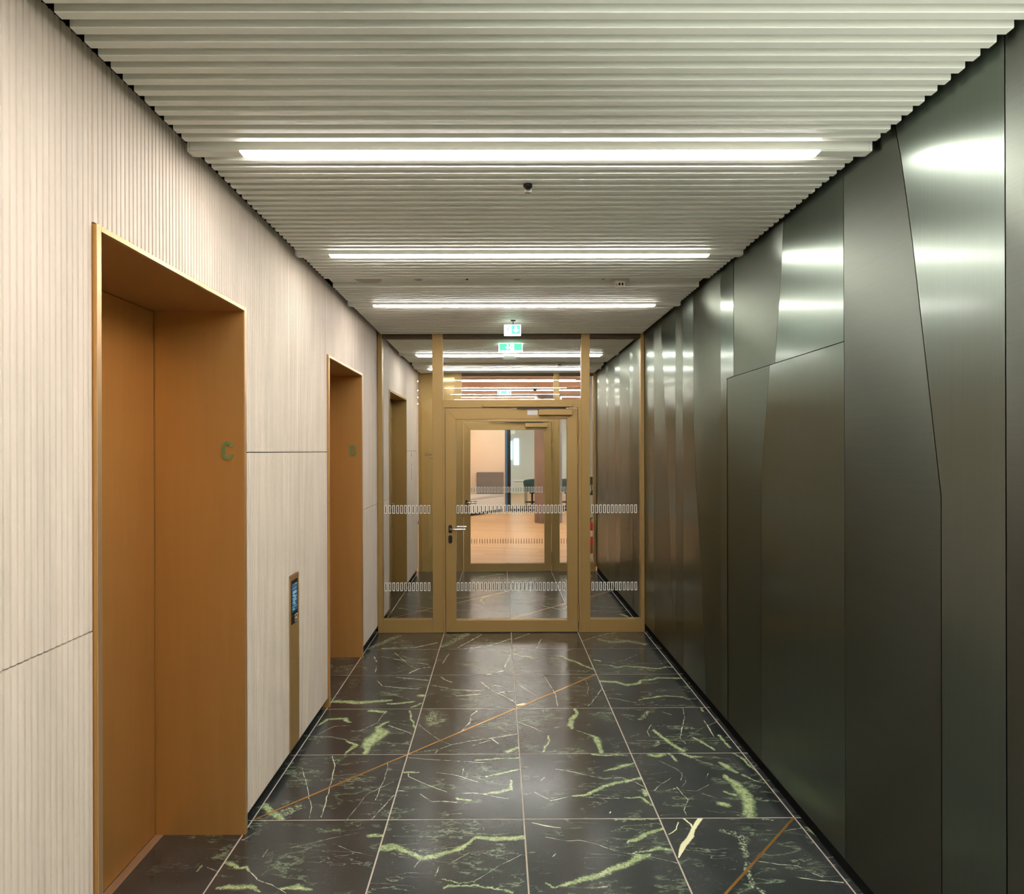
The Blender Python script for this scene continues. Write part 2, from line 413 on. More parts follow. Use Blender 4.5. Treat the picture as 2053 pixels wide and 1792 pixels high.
VEINS = {
 (0, -1): [('g',[(-293,16,5.0),(-233,-16,7.0),(-195,-12,7.0),(-181,-34,3.0)]),('w',[(-180,-37,2.0),(-129,-85,3.5),(-59,-118,2.0),(4,-163,1.5)]),('g',[(-260,-131,5.0),(-204,-126,11.0),(-137,-122,10.0),(-98,-149,5.0)]),('g',[(-23,-139,6.0),(23,-126,12.0),(92,-145,5.0)]),('g',[(240,185,9.0),(293,188,9.0)]),('w',[(-66,103,0.8),(62,159,0.8),(195,206,0.8)]),('w',[(-160,50,1.5),(-158,95,1.5)]),('w',[(-286,158,1.0),(-255,210,1.0)]),('w',[(125,120,1.2),(190,82,1.2),(283,49,1.2)])],
 (-1, -1): [('g',[(219,-38,2.5),(226,1,2.5)]),('w',[(248,-12,1.5),(300,-39,1.5)])],
 (1, -1): [('g',[(-296,102,16.0),(-243,107,14.0),(-188,80,11.0),(-126,43,12.0),(-66,42,12.0),(-15,73,10.0),(30,99,10.0),(62,131,6.0),(95,170,8.0),(165,158,14.0),(294,163,12.5)]),('w',[(95,-105,1.2),(160,-39,1.2),(279,55,1.2)]),('w',[(-55,-71,3.0),(-44,-16,1.0)]),('w',[(-141,-20,1.5),(-124,27,1.5)]),('w',[(3,7,1.0),(65,68,1.0)]),('g',[(-27,-95,2.0),(37,-112,2.0),(99,-104,2.0)]),('g',[(-17,-144,4.0),(13,-127,4.0),(105,-126,4.0),(167,-141,4.0),(245,-164,4.0)])],
 (2, -1): [('g',[(-179,-126,6.0),(-103,-103,11.0),(-14,-69,13.0),(80,-14,13.0),(160,34,12.0),(192,49,6.0)]),('g',[(132,50,3.0),(186,72,5.0),(244,86,8.0),(291,77,4.0)]),('g',[(123,128,3.0),(174,147,10.0),(212,183,7.0),(293,219,8.0)]),('w',[(-213,168,1.5),(-127,141,1.5),(-79,146,1.5),(-2,119,1.5),(78,62,1.5),(177,44,1.5),(294,-5,1.5)]),('p',[(-262,272,1.5),(-210,249,3.0),(-143,232,1.0)]),('g',[(-237,-117,3.0),(-200,-144,3.0),(-178,-122,3.0)]),('g',[(109,292,3.5),(199,291,3.5),(296,293,3.5)]),('w',[(-194,40,3.0),(-180,59,3.0)]),('w',[(-92,-142,3.0),(-3,-138,3.0)])],
 (3, -1): [('p',[(-116,299,10.0),(-174,219,8.0),(-197,173,12.0),(-250,106,11.0),(-291,30,3.0)]),('p',[(-191,299,3.5),(-172,255,3.5),(-176,225,3.5)]),('p',[(-223,270,2.0),(-251,213,2.0),(-290,179,2.0)]),('s',[(-54,204,10.0),(-4,183,20.0),(17,150,22.5),(-15,79,12.5),(-22,30,10.0)]),('s',[(-25,-6,11.0),(-48,-73,11.0),(-59,-139,11.0),(-33,-180,11.0)]),('w',[(18,6,2.0),(87,-13,2.0),(158,-25,2.0),(223,-93,2.0)]),('w',[(124,-89,3.0),(200,-109,3.0),(285,-121,3.0)]),('w',[(-249,81,1.0),(-130,58,1.0)]),('w',[(216,202,1.5),(303,226,1.5)]),('s',[(144,289,7.0),(204,281,7.0)]),('s',[(-435,-147,9.0),(-309,-146,9.0)])],
 (4, -1): [('g',[(-287,222,6.0),(-257,134,6.0)])],
 (3, 0): [('g',[(144,192,10.0),(171,140,17.0),(197,91,7.5)]),('g',[(119,63,10.0),(140,-10,22.5),(154,-98,25.0),(152,-173,22.5),(108,-282,20.0)]),('g',[(11,-188,15.0),(35,-196,15.0)]),('g',[(74,-89,8.0),(109,-115,8.0)]),('g',[(246,301,6.0),(275,242,7.0),(288,170,6.0),(297,71,2.5)]),('g',[(218,67,7.0),(240,25,3.0),(294,-7,1.5)]),('g',[(-199,279,14.0),(-161,267,14.0),(-130,288,14.0)]),('g',[(-99,304,6.0),(-91,256,6.0),(-77,215,6.0)]),('g',[(-33,299,7.0),(8,260,10.0),(63,255,4.0)]),('w',[(-169,216,2.0),(-97,127,2.0),(-88,84,2.0),(-109,20,2.0)]),('w',[(-83,56,1.0),(-92,1,1.0),(-125,-44,1.0)]),('w',[(-263,-73,2.0),(-219,-16,2.0),(-154,47,2.0)]),('g',[(-209,-70,2.0),(-157,-53,2.0)]),('w',[(-150,-44,2.0),(-126,-153,2.0),(-171,-241,2.0),(-169,-279,2.0)]),('w',[(-135,-70,1.0),(-63,-79,1.0),(12,-23,1.0)]),('w',[(-45,-97,2.0),(16,-146,2.0)]),('w',[(12,255,1.5),(94,161,1.5)]),('w',[(15,29,1.5),(47,83,1.5)])],
 (2, 0): [('g',[(-65,-121,4.0),(-7,-109,8.0),(68,-58,11.0),(144,-16,11.0),(219,16,9.0),(249,29,5.0),(301,42,14.0)]),('g',[(131,113,4.0),(189,134,10.0),(252,176,9.0),(295,191,4.0)]),('g',[(85,288,5.0),(159,280,7.5),(216,279,5.0),(269,279,4.0)]),('w',[(-117,137,1.8),(-24,104,1.8),(46,65,1.8),(118,38,1.8),(198,50,1.8),(252,9,1.8),(293,-37,1.8)]),('g',[(283,-68,11.0),(285,-118,11.0)]),('g',[(175,-135,2.0),(249,-130,6.0),(278,-177,5.0),(293,-195,7.0)]),('w',[(-238,-82,2.0),(-167,-156,2.0),(-74,-121,2.0)]),('w',[(1,-127,1.5),(76,-137,1.5),(151,-141,1.5)]),('w',[(-294,161,1.5),(-246,160,1.5)]),('w',[(-201,27,3.0),(-185,54,3.0)]),('w',[(84,-261,3.5),(92,-249,3.5)])],
 (2, 1): [('g',[(71,284,10.0),(71,219,12.0),(35,138,16.0),(15,69,16.0),(19,2,7.0)]),('g',[(45,-26,2.5),(104,-71,4.0),(144,-126,15.0),(143,-212,15.0),(142,-285,12.0)]),('w',[(-295,97,1.5),(-206,23,1.5),(-154,-43,1.5)]),('g',[(-124,-88,6.0),(-125,-156,6.0),(-158,-225,6.0),(-177,-282,6.0)]),('w',[(-82,17,2.0),(-56,26,2.0)])],
 (3, 1): [('g',[(-105,-9,8.0),(-86,-110,10.0),(-53,-193,11.0),(-12,-273,12.0)]),('g',[(91,-112,5.0),(116,-171,8.0),(164,-269,5.0)]),('g',[(248,-89,9.0),(251,-160,6.0),(259,-243,8.0)]),('w',[(159,309,4.0),(124,149,2.0),(55,-24,3.0),(15,-123,2.0),(28,-194,1.5)]),('w',[(10,236,2.5),(52,192,2.5)]),('w',[(-101,57,2.0),(-151,-34,2.0),(-152,-109,2.0)]),('s',[(-87,237,15.0),(-149,127,15.0)]),('s',[(-156,-216,15.0),(-118,-168,15.0)]),('g',[(273,308,6.0),(257,241,6.0)]),('w',[(229,106,2.5),(219,-26,5.0),(212,-113,1.5)]),('w',[(58,-111,1.0),(177,0,1.0),(306,94,1.0)]),('w',[(-240,-152,1.1),(327,-152,1.1)])],
 (3, 2): [('g',[(-292,161,15.0),(-194,146,17.0),(-117,86,15.0),(-32,117,14.0),(-10,173,10.0),(79,191,10.0),(108,221,10.0),(223,219,11.0),(304,218,9.0)]),('g',[(-97,-175,2.5),(-15,-141,7.0),(37,-118,10.0),(133,-111,5.0),(197,-132,6.0),(234,-162,3.0),(294,-163,2.5)]),('w',[(-284,-138,2.0),(-207,-174,2.0),(-125,-221,2.0)])],
 (3, 3): [('g',[(-274,-94,2.0),(-158,-112,5.0),(-119,-158,7.0),(-65,-126,8.0),(43,-145,8.0),(96,-169,9.0),(182,-184,9.0),(248,-155,8.0),(301,-156,6.0)]),('p',[(-268,19,4.0),(-223,-14,4.0)]),('w',[(-33,8,2.5),(87,133,2.5)]),('w',[(-155,-31,2.5),(-118,-69,2.5)]),('w',[(80,-192,2.0),(143,-237,2.0)])],
 (3, 4): [('s',[(-140,-48,30.0),(-49,-143,30.0),(100,-98,30.0),(219,-192,30.0)]),('w',[(-287,-83,6.0),(-79,98,6.0),(39,150,6.0)])],
 (2, 3): [('g',[(76,118,6.0),(177,-20,11.0),(297,-198,5.0)]),('g',[(-290,183,8.0),(-214,103,5.0),(-181,110,9.0),(-132,42,4.0)])],
 (2, 4): [('w',[(-290,-46,6.0),(-140,130,6.0)]),('w',[(-95,-243,3.0),(-40,-35,3.0)])],
 (2, 2): [('w',[(-82,270,3.5),(-35,-29,3.5),(-35,-266,3.5)]),('w',[(297,26,3.5),(222,-147,3.5),(161,-268,3.5)]),('w',[(207,226,2.0),(208,60,2.0),(179,-61,2.0)]),('p',[(-283,-248,12.5),(-244,-232,12.5)]),('w',[(-285,129,1.5),(-156,-118,1.5)])],
 (1, 2): [('w',[(60,167,4.5),(133,17,4.5),(240,-124,4.5),(291,-205,4.5)]),('w',[(188,-37,4.0),(287,-12,4.0)]),('w',[(118,109,3.0),(289,51,3.0)]),('w',[(-285,104,3.5),(-119,20,3.5),(66,-9,3.5)]),('w',[(-98,-95,4.5),(54,-71,4.5)]),('w',[(-222,259,7.0),(-197,209,7.0),(-142,150,7.0)]),('w',[(-214,-192,5.0),(-202,-177,5.0)])],
 (0, 2): [('g',[(-297,-176,15.0),(-182,-194,21.0),(-85,-195,18.0),(-5,-179,18.0),(84,-164,12.0)]),('g',[(68,-221,7.5),(175,-206,12.0),(242,-182,7.0)]),('g',[(257,-83,17.0),(280,-84,17.0)]),('w',[(56,252,5.0),(182,221,5.0),(282,191,5.0)]),('w',[(-77,195,5.0),(-13,81,5.0),(122,52,5.0),(241,32,5.0)]),('w',[(-10,-10,2.0),(126,-98,2.0),(199,-148,2.0)]),('g',[(230,-279,7.0),(285,-215,7.0)])],
 (0, 3): [('w',[(-52,216,2.5),(84,-50,2.5),(177,-182,2.5)]),('w',[(130,-266,4.5),(190,-161,9.0),(268,-129,6.0)]),('w',[(-146,118,3.0),(92,-4,3.0),(255,-74,3.0)]),('w',[(-136,-114,7.0),(-119,-264,2.5)]),('w',[(-202,118,6.0),(-159,-1,6.0)])],
 (0, 4): [('s',[(-288,-291,30.0),(-205,-117,30.0),(-93,73,30.0)]),('w',[(-175,-280,8.0),(96,-257,8.0),(271,-123,8.0)])],
 (1, 4): [('s',[(-281,-233,35.0),(-189,-54,35.0),(-91,115,35.0)]),('w',[(-148,-262,8.0),(34,105,8.0)]),('w',[(-91,-289,9.0),(112,-221,9.0),(297,-17,9.0)])],
 (1, 3): [('w',[(-241,-53,3.0),(-214,185,3.0)]),('w',[(107,-295,11.0),(217,-223,7.0),(285,154,3.0)])],
 (0, 1): [('g',[(-293,50,4.0),(-250,147,8.0),(-147,160,11.0),(-110,103,8.0)]),('g',[(123,108,10.0),(73,33,12.5),(114,-31,35.0),(80,-115,37.5),(59,-200,25.0),(70,-278,15.0)]),('g',[(-69,-138,5.0),(0,-199,11.0),(-20,-233,8.0),(-43,-288,6.0)]),('w',[(-295,-77,2.0),(-164,-90,2.0),(-72,-126,2.0)]),('w',[(-251,-53,2.0),(-189,49,2.0),(-101,62,2.0)]),('w',[(-19,-17,2.0),(60,102,2.0),(83,268,2.0)]),('w',[(137,59,4.0),(209,6,4.0),(292,-58,2.0)]),('g',[(229,267,7.0),(255,167,4.0),(291,31,7.0)]),('g',[(-22,270,15.0),(73,255,15.0)])],
 (1, 1): [('s',[(-218,224,30.0),(-223,77,30.0),(-146,125,30.0)]),('w',[(-291,71,2.0),(-141,-144,2.0),(-84,-185,2.0)]),('w',[(52,262,6.0),(12,191,2.0),(19,124,5.0),(9,75,7.0),(-40,-51,2.5)]),('w',[(-153,-288,3.0),(-142,-256,3.0),(-80,-193,3.0),(31,-146,3.0),(146,-113,3.0),(290,-63,3.0)]),('s',[(-250,-278,9.0),(-150,-248,9.0)]),('w',[(41,-203,2.5),(138,-138,2.5)]),('w',[(150,-122,3.5),(184,-180,3.5)]),('g',[(240,-277,10.0),(288,-230,10.0)])],
 (1, 0): [('g',[(-287,112,6.0),(-223,111,6.0)]),('w',[(-266,98,3.0),(-262,71,3.0),(-183,6,3.0),(-59,-75,3.0)]),('w',[(-126,107,2.0),(-20,76,2.0),(84,16,2.0)]),('w',[(-293,262,2.0),(-138,238,2.0),(114,206,2.0)]),('g',[(70,235,5.0),(167,249,5.0),(289,256,5.0)]),('g',[(134,61,4.0),(219,101,8.0),(289,134,6.0)]),('g',[(117,-101,6.0),(185,-84,12.0),(244,-54,10.0),(246,28,6.0)]),('w',[(-9,-94,2.5),(68,-83,2.5),(172,-119,2.5),(236,-137,2.5)]),('w',[(-187,-92,2.5),(-119,-157,3.0),(-68,-157,5.0),(-4,-163,3.0)]),('g',[(-7,-129,7.0),(55,-147,7.0)]),('w',[(-290,-61,3.0),(-249,-68,3.0)]),('w',[(6,96,2.0),(7,143,2.0)])],
 (0, 0): [('w',[(-104,282,3.0),(-62,191,3.0),(-27,-42,3.0),(-2,-275,3.0)]),('w',[(206,223,2.0),(220,117,2.0),(214,-140,2.0)]),('w',[(-219,156,2.0),(-103,-116,2.0),(-69,-201,2.0),(-52,-286,2.0)]),('w',[(117,-298,1.5),(164,-88,1.5),(270,20,1.5)]),('w',[(229,-296,2.5),(291,-105,2.5)]),('g',[(-297,-177,10.0),(-234,-240,15.0),(-180,-296,16.0)]),('s',[(-181,-241,30.0),(-132,-203,30.0)])],
}

# ------------------------------------------------------------------ dimensions (metres)
XL, XR = -1.092, 1.307          # faces of the stone wall and of the metal wall
ZC, ZP = 2.674, 2.701           # underside of the slats and of the service plates
Y_BACK = -3.6                   # end of the corridor behind the camera
Y1, Y2 = 5.65, 8.50             # faces of the two glazed partitions
GX, GY, T = -1.094, 2.7895, .6  # tile grid
PITCH, SLAT = .0546, .0275

# ------------------------------------------------------------------ floor
floor = MB().box(-1.56, 1.40, Y_BACK, Y2 + .08, -.08, -.0012).build('floor', M['grout'])
tag(floor, kind='structure')
plain = marble_mat('marble_plain', [])
mats = {k: marble_mat('marble_tile', v) for k, v in VEINS.items()}
G = .0032
def tile_mesh(x0, x1, y0, y1):
    return MB().box(x0 + G, x1 - G, y0 + G, y1 - G, -.0011, 0).mesh('tile', plain)
full = tile_mesh(-.3, .3, -.3, .3)
left_strip = tile_mesh(-.116, .3, -.3, .3)
right_strip = tile_mesh(-.3, -.206, -.3, .3)
def put_tile(me, cx, cy, m=None):
    o = bpy.data.objects.new('tile', me); COL.objects.link(o); o.parent = floor; o.location = (cx, cy, 0)
    if m:
        o.material_slots[0].link = 'OBJECT'; o.material_slots[0].material = m
    return o
for j in range(-1, 5):
    cyy = GY + T * j + T / 2
    for c in range(-1, 5):
        me = left_strip if c == -1 else right_strip if c == 4 else full
        if j == 4:      # cut row in front of the partition, carried under it
            xs = {-1: (-.116, .3), 4: (-.3, -.206)}.get(c, (-.3, .3))
            me = tile_mesh(xs[0], xs[1], -.3, .03 + .25)
        put_tile(me, GX + T * c + T / 2, cyy, mats.get((c, j)))
bay_rows = [(5.472 - .0, 6.123), (6.123, 6.7235), (6.7235, 7.324), (7.324, 7.924), (7.924, 8.55)]
BV = {(0, 1): [('g', [(-250, 120, 6), (-60, 30, 4), (200, -40, 5)]), ('w', [(-200, 260, 4), (120, 110, 3), (280, 60, 3)])],
      (1, 1): [('w', [(-290, 40, 5), (-60, 20, 4), (280, -40, 4)]), ('w', [(-60, 290, 8), (20, 120, 6), (180, -20, 4)])],
      (2, 1): [('g', [(40, 220, 8), (120, 130, 12), (240, 40, 10)]), ('g', [(260, 120, 16), (290, 60, 12)]), ('w', [(-200, -200, 4), (200, -240, 4)])],
      (3, 1): [('w', [(-250, 210, 5), (60, 150, 6), (270, 100, 4)]), ('w', [(-280, 30, 4), (220, -60, 5)]), ('g', [(200, -150, 12), (250, -240, 16)])],
      (1, 2): [('g', [(40, -280, 10), (-10, -120, 12), (60, 60, 12), (220, 200, 6)]), ('g', [(-270, -40, 12), (-90, 40, 5)])],
      (2, 2): [('w', [(-280, -120, 4), (-40, -160, 4), (250, -60, 4)])],
      (2, 3): [('w', [(-280, 40, 6), (280, 120, 5)])], (1, 3): [('g', [(-100, 60, 10), (160, 180, 8)])],
      (0, 2): [('w', [(-260, 150, 5), (280, -120, 4)])], (3, 2): [('w', [(-280, -60, 4), (260, 60, 6)])],
      (1, 4): [('g', [(-60, -80, 8), (240, 120, 12)])]}
for k, (a, b) in enumerate(bay_rows):
    if k == 0: a = 5.722
    for c in range(-1, 5):
        xs = {-1: (-.116, .3), 4: (-.3, -.206)}.get(c, (-.3, .3))
        mid = (a + b) / 2
        put_tile(tile_mesh(xs[0], xs[1], a - mid, b - mid), GX + T * c + T / 2, mid, marble_mat('marble_tile', BV[(c, k)]) if (c, k) in BV else None)
near = MB()
for j in range(-11, -1):
    for c in range(-1, 5):
        x0 = max(GX + T * c, -1.51); x1 = min(GX + T * c + T, 1.40); y0 = GY + T * j
        near.box(x0 + G, x1 - G, y0 + G, y0 + T - G, -.0011, 0)
o = near.build('tile', plain, floor); o['kind'] = 'stuff'
def inlay(p, q):
    d = Vector((q[0] - p[0], q[1] - p[1], 0)).normalized(); n = Vector((-d.y, d.x, 0)) * .0048
    a, b = Vector((p[0], p[1], 0)) + d * .004, Vector((q[0], q[1], 0)) - d * .004
    MB().prism([(v.x, v.y) for v in (a + n, a - n, b - n, b + n)], 'z', -.001, .0006).build('brass_strip', M['brass'], floor)
for k in range(3): inlay((GX + T * k, GY + T * k), (GX + T * (k + 1), GY + T * (k + 1)))
inlay((GX + 4 * T, GY), (GX + 3 * T, GY - T))
inlay((.106, 6.123), (.706, 6.7235)); inlay((.706, 6.7235), (1.306, 7.324)); inlay((-1.094, 6.123), (-.494, 6.7235)); inlay((-.494, 6.7235), (.106, 7.324))

# ------------------------------------------------------------------ stone wall (left)
LIFTS = [(1.698, 2.703, 'C'), (4.010, 5.008, 'B')]
DOOR_A = (6.268, 7.432)
WIN, WZ, WR1 = (-1.60, .88), (.25, 2.60), -1.24     # unseen side windows added behind the viewpoint, for inferred daylight and fill
ZB, ZT, ZL = .060, 2.712, 2.242
back = MB()
XB = XL - .034
segs = [(Y_BACK, WIN[0]), (WIN[1], LIFTS[0][0]), (LIFTS[0][1], LIFTS[1][0]), (LIFTS[1][1], DOOR_A[0]), (DOOR_A[1], Y2)]
segs[-1] = (segs[-1][0], Y2 + .081)
for a, b in segs: back.box(-1.60, XB, a, b, -.0005, 2.80)
for a, b in ((LIFTS[0][0], LIFTS[0][1]), (LIFTS[1][0], LIFTS[1][1]), DOOR_A): back.box(-1.60, -1.54, a, b, -.08, ZL + .012)
back.box(-1.60, XB, WIN[0], WIN[1], -.0005, WZ[0]); back.box(-1.60, XB, WIN[0], WIN[1], WZ[1], 2.80)
for a, b in ((LIFTS[0][0], LIFTS[0][1]), (LIFTS[1][0], LIFTS[1][1]), DOOR_A): back.box(-1.60, XB, a, b, ZL + .012, 2.80)
wall_left = back.build('wall_left', M['dark_skirt']); tag(wall_left, kind='structure')
FP = .02076
def stone(y0, y1, z0, z1, gy=.0014, gz=.0020):
    """reeded slab: flat ridges with narrow rounded grooves, phase runs on along the wall"""
    y0 += gy; y1 -= gy; z0 += gz; z1 -= gz
    prof = [(XL, y0)]
    k = math.floor((y0 - 1.3923) / FP)
    while True:
        yc = 1.3923 + k * FP; k += 1
        if yc + .004 >= y1: break
        if yc - .004 <= y0: continue
        prof += [(XL, yc - .0031), (XL - .0033, yc - .0023), (XL - .0048, yc), (XL - .0033, yc + .0023), (XL, yc + .0031)]
        prof.append((XL + .0006, yc + FP / 2)) if yc + FP / 2 < y1 - .002 else None
    prof.append((XL, y1))
    n = len(prof); mb = MB()
    vs = [(x, y, z0) for x, y in prof] + [(x, y, z1) for x, y in prof]
    bk = XL - .03
    vs += [(bk, y0, z0), (bk, y1, z0), (bk, y0, z1), (bk, y1, z1)]
    fs = [(i, i + 1, n + i + 1, n + i) for i in range(n - 1)]
    fs += [(0, n, 2 * n + 2, 2 * n), (n - 1, 2 * n + 1, 2 * n + 3, 2 * n - 1)]
    fs += [tuple(list(range(n)) + [2 * n + 1, 2 * n]), tuple(list(range(n, 2 * n)) + [2 * n + 3, 2 * n + 2])]
    mb.add(vs, fs)
    return mb.build('stone_panel', M['stone'], wall_left)
for a, b in ((-3.6, WIN[0]), (WIN[1], LIFTS[0][0])):
    stone(a, b, ZB, 1.148); stone(a, b, 1.148, ZT)
stone(WIN[0], WIN[1], ZB, WZ[0]); stone(WIN[0], WIN[1], WZ[1], ZT)
CALL = (3.278, 3.432)
for a, b in ((LIFTS[0][1], CALL[0]), (CALL[1], LIFTS[1][0])): stone(a, b, ZB, 1.626)
for a, b in ((LIFTS[0][1], CALL[0]), CALL, (CALL[1], LIFTS[1][0])): stone(a, b, 1.626, ZT)
stone(CALL[0], CALL[1], .978, 1.626)
for a, b, _ in LIFTS: stone(a, b, ZL + .006, ZT)
stone(LIFTS[1][1], Y1 + .03, ZB, 1.160); stone(LIFTS[1][1], Y1 + .03, 1.160, ZT)
stone(Y1 + .03, DOOR_A[0], ZB, 1.160); stone(Y1 + .03, DOOR_A[0], 1.160, ZT)
stone(DOOR_A[0], DOOR_A[1], ZL + .006, ZT)
stone(DOOR_A[1], Y2 - .004, ZB, 1.632); stone(DOOR_A[1], Y2 - .004, 1.632, ZT)

# ------------------------------------------------------------------ metal wall (right)
wr = MB()
for q in ((Y_BACK, WIN[0], -.0005, 2.80), (WIN[1], Y2 + .081, -.0005, 2.80), (WR1, WIN[1], -.0005, 2.80), (WIN[0], WR1, -.0005, WZ[0]), (WIN[0], WR1, WZ[1], 2.80)): wr.box(XR + .028, XR + .12, *q)
wall_right = wr.build('wall_right', M['black']); tag(wall_right, kind='structure')
ZRB, ZRT = .076, 2.72
def inset(poly, d):
    a = sum(p[0] * q[1] - q[0] * p[1] for p, q in zip(poly, poly[1:] + poly[:1]))
    if a < 0: poly = poly[::-1]
    n = len(poly); out = []
    for i in range(n):
        p0, p1, p2 = poly[i - 1], poly[i], poly[(i + 1) % n]
        def off(a, b):
            l = math.hypot(b[0] - a[0], b[1] - a[1]); return (-(b[1] - a[1]) / l * d, (b[0] - a[0]) / l * d)
        n1, n2 = off(p0, p1), off(p1, p2)
        den = d * d + n1[0] * n2[0] + n1[1] * n2[1]
        k = 2 * d * d / (2 * den) if den > 1e-9 else 1
        out.append((p1[0] + (n1[0] + n2[0]) * k, p1[1] + (n1[1] + n2[1]) * k))
    return out
def metal(poly, kind, gap=.0012, proud=0.0):
    gap += .0004
    q = inset(poly, gap)
    MB().prism(q, 'x', XR - proud, XR + .022).build('metal_panel', M['metal_' + kind], wall_right)
S1 = [(2.075, ZRT), (2.037, 2.569), (1.983, 2.284), (1.857, 1.490), (1.859, ZRB)]
metal([(WIN[1], ZRB), (1.619, ZRB), (1.619, ZRT), (WIN[1], ZRT)], 'dull', .0018)
metal([(1.619, ZRB), (1.859, ZRB), (1.857, 1.490), (1.983, 2.284), (2.037, 2.569), (2.075, ZRT), (1.619, ZRT)], 'bands', .0014)
metal([(1.859, ZRB), (2.379, ZRB), (2.379, ZRT), (2.075, ZRT), (2.037, 2.569), (1.983, 2.284), (1.857, 1.490)], 'dull', .0014)
ZS = 2.040
metal([(2.379, ZS), (2.976, ZS), (2.905, 2.464), (2.875, ZRT), (2.379, ZRT)], 'bands', .0012)
metal([(2.379, ZRB), (3.146, ZRB), (3.137, 1.479), (3.092, 1.733), (3.035, ZS), (2.379, ZS)], 'bands', .0012, -.0008)
metal([(2.976, ZS), (3.497, ZS), (3.493, ZRT), (2.875, ZRT), (2.905, 2.464)], 'dull', .0010)
metal([(3.146, ZRB), (3.602, ZRB), (3.602, ZS), (3.497, ZS), (3.035, ZS), (3.092, 1.733), (3.137, 1.479)], 'dull', .0010, -.0010)
metal([(3.602, ZRB), (3.705, ZRB), (3.703, ZRT), (3.497, ZRT), (3.497, ZS), (3.602, ZS)], 'bands', .0008, .0008)
metal([(3.705, ZRB), (3.975, ZRB), (4.055, .738), (4.172, 1.44), (4.222, 1.773), (4.222, ZRT), (3.703, ZRT)], 'dull', .0008)
metal([(3.975, ZRB), (4.470, ZRB), (4.465, ZRT), (4.222, ZRT), (4.222, 1.773), (4.172, 1.44), (4.055, .738)], 'bands', .0008)
metal([(4.470, ZRB), (4.655, ZRB), (4.650, ZRT), (4.465, ZRT)], 'dull', .0008)
metal([(4.655, ZRB), (4.715, ZRB), (4.794, .805), (4.865, 1.371), (4.925, 1.797), (5.021, 2.397), (5.078, ZRT), (4.650, ZRT)], 'bands', .0008)
metal([(4.715, ZRB), (5.310, ZRB), (5.295, ZRT), (5.078, ZRT), (5.021, 2.397), (4.925, 1.797), (4.865, 1.371), (4.794, .805)], 'dull', .0008)
metal([(5.310, ZRB), (Y1 + .03, ZRB), (Y1 + .03, ZRT), (5.295, ZRT)], 'bands', .0008)
edges = [Y1 + .03, 5.80, 6.13, 6.28, 6.80, 7.08, 7.52, 7.66, 8.20, 8.36, 8.49]
for k, (a, b) in enumerate(zip(edges, edges[1:])):
    metal([(a, ZRB), (b + (.03 if k == 1 else 0), ZRB), (b, ZRT), (a, ZRT)], 'bands' if k % 2 == 0 else 'dull', .0008)
metal([(WIN[0], ZRB), (WR1, ZRB), (WR1, WZ[0]), (WIN[0], WZ[0])], 'dull'); metal([(WIN[0], WZ[1]), (WR1, WZ[1]), (WR1, ZRT), (WIN[0], ZRT)], 'dull')
e = [-3.6, -3.1, -2.45, -2.2, WIN[0]]
for k, (a, b) in enumerate(zip(e, e[1:])): metal([(a, ZRB), (b, ZRB), (b, ZRT), (a, ZRT)], 'bands' if k % 2 else 'dull', .0012)
e = [WR1, -.1, .35, WIN[1]]
for k, (a, b) in enumerate(zip(e, e[1:])): metal([(a, ZRB), (b, ZRB), (b, ZRT), (a, ZRT)], 'bands' if k % 2 else 'dull', .0012)
sk = MB().box(XR + .0275, XR + .034, Y_BACK, Y2, 0, .075).build('baseboard_right', M['black']); tag(sk, kind='structure')

# ------------------------------------------------------------------ ceiling
ceiling = MB().box(-1.60, 1.44, Y_BACK, Y2 + .10, 2.765, 2.83).build('ceiling', M['black']); tag(ceiling, kind='structure')
SX0, SX1 = -1.053, 1.279
c_ = .0016
slat_mesh = MB().prism([(0, ZC + c_), (c_, ZC), (SLAT - c_, ZC), (SLAT, ZC + c_), (SLAT, 2.735), (0, 2.735)], 'x', SX0, SX1).mesh('slat', M['slat'])
LY0, LSP = 2.1660, 1.1466             # near face of the first fixture in view, spacing
S0 = 2.1012                           # near edge of the slat just before it
lights = [LY0 + LSP * k for k in range(-5, 6) if k != 3]
plates = [(3.838, 4.000), (7.46, 7.655)]
def blocked(y):
    a, b = y - .012, y + SLAT + .012
    for l in lights:
        if b > l and a < l + .042: return True
    for p, q in plates:
        if y + SLAT > p + .004 and y < q - .004: return True
    if y < Y_BACK + .02 or y + SLAT > Y2 - .03: return True
    return y + SLAT > Y1 - .006 and y < Y1 + .08
rear = MB()
for k in range(-110, 125):
    y = S0 + PITCH * k
    if blocked(y): continue
    if y < 1.35:
        rear.box(SX0, SX1, y, y + SLAT, ZC, 2.735)
    else:
        o = bpy.data.objects.new('slat', slat_mesh); COL.objects.link(o); o.parent = ceiling; o.location = (0, y, 0)
o = rear.build('slat', M['slat'], ceiling); o['kind'] = 'stuff'
for p, q in plates: box('service_plate', M['slat'], ceiling, SX0, SX1, p, q, ZP, ZP + .02, .001)

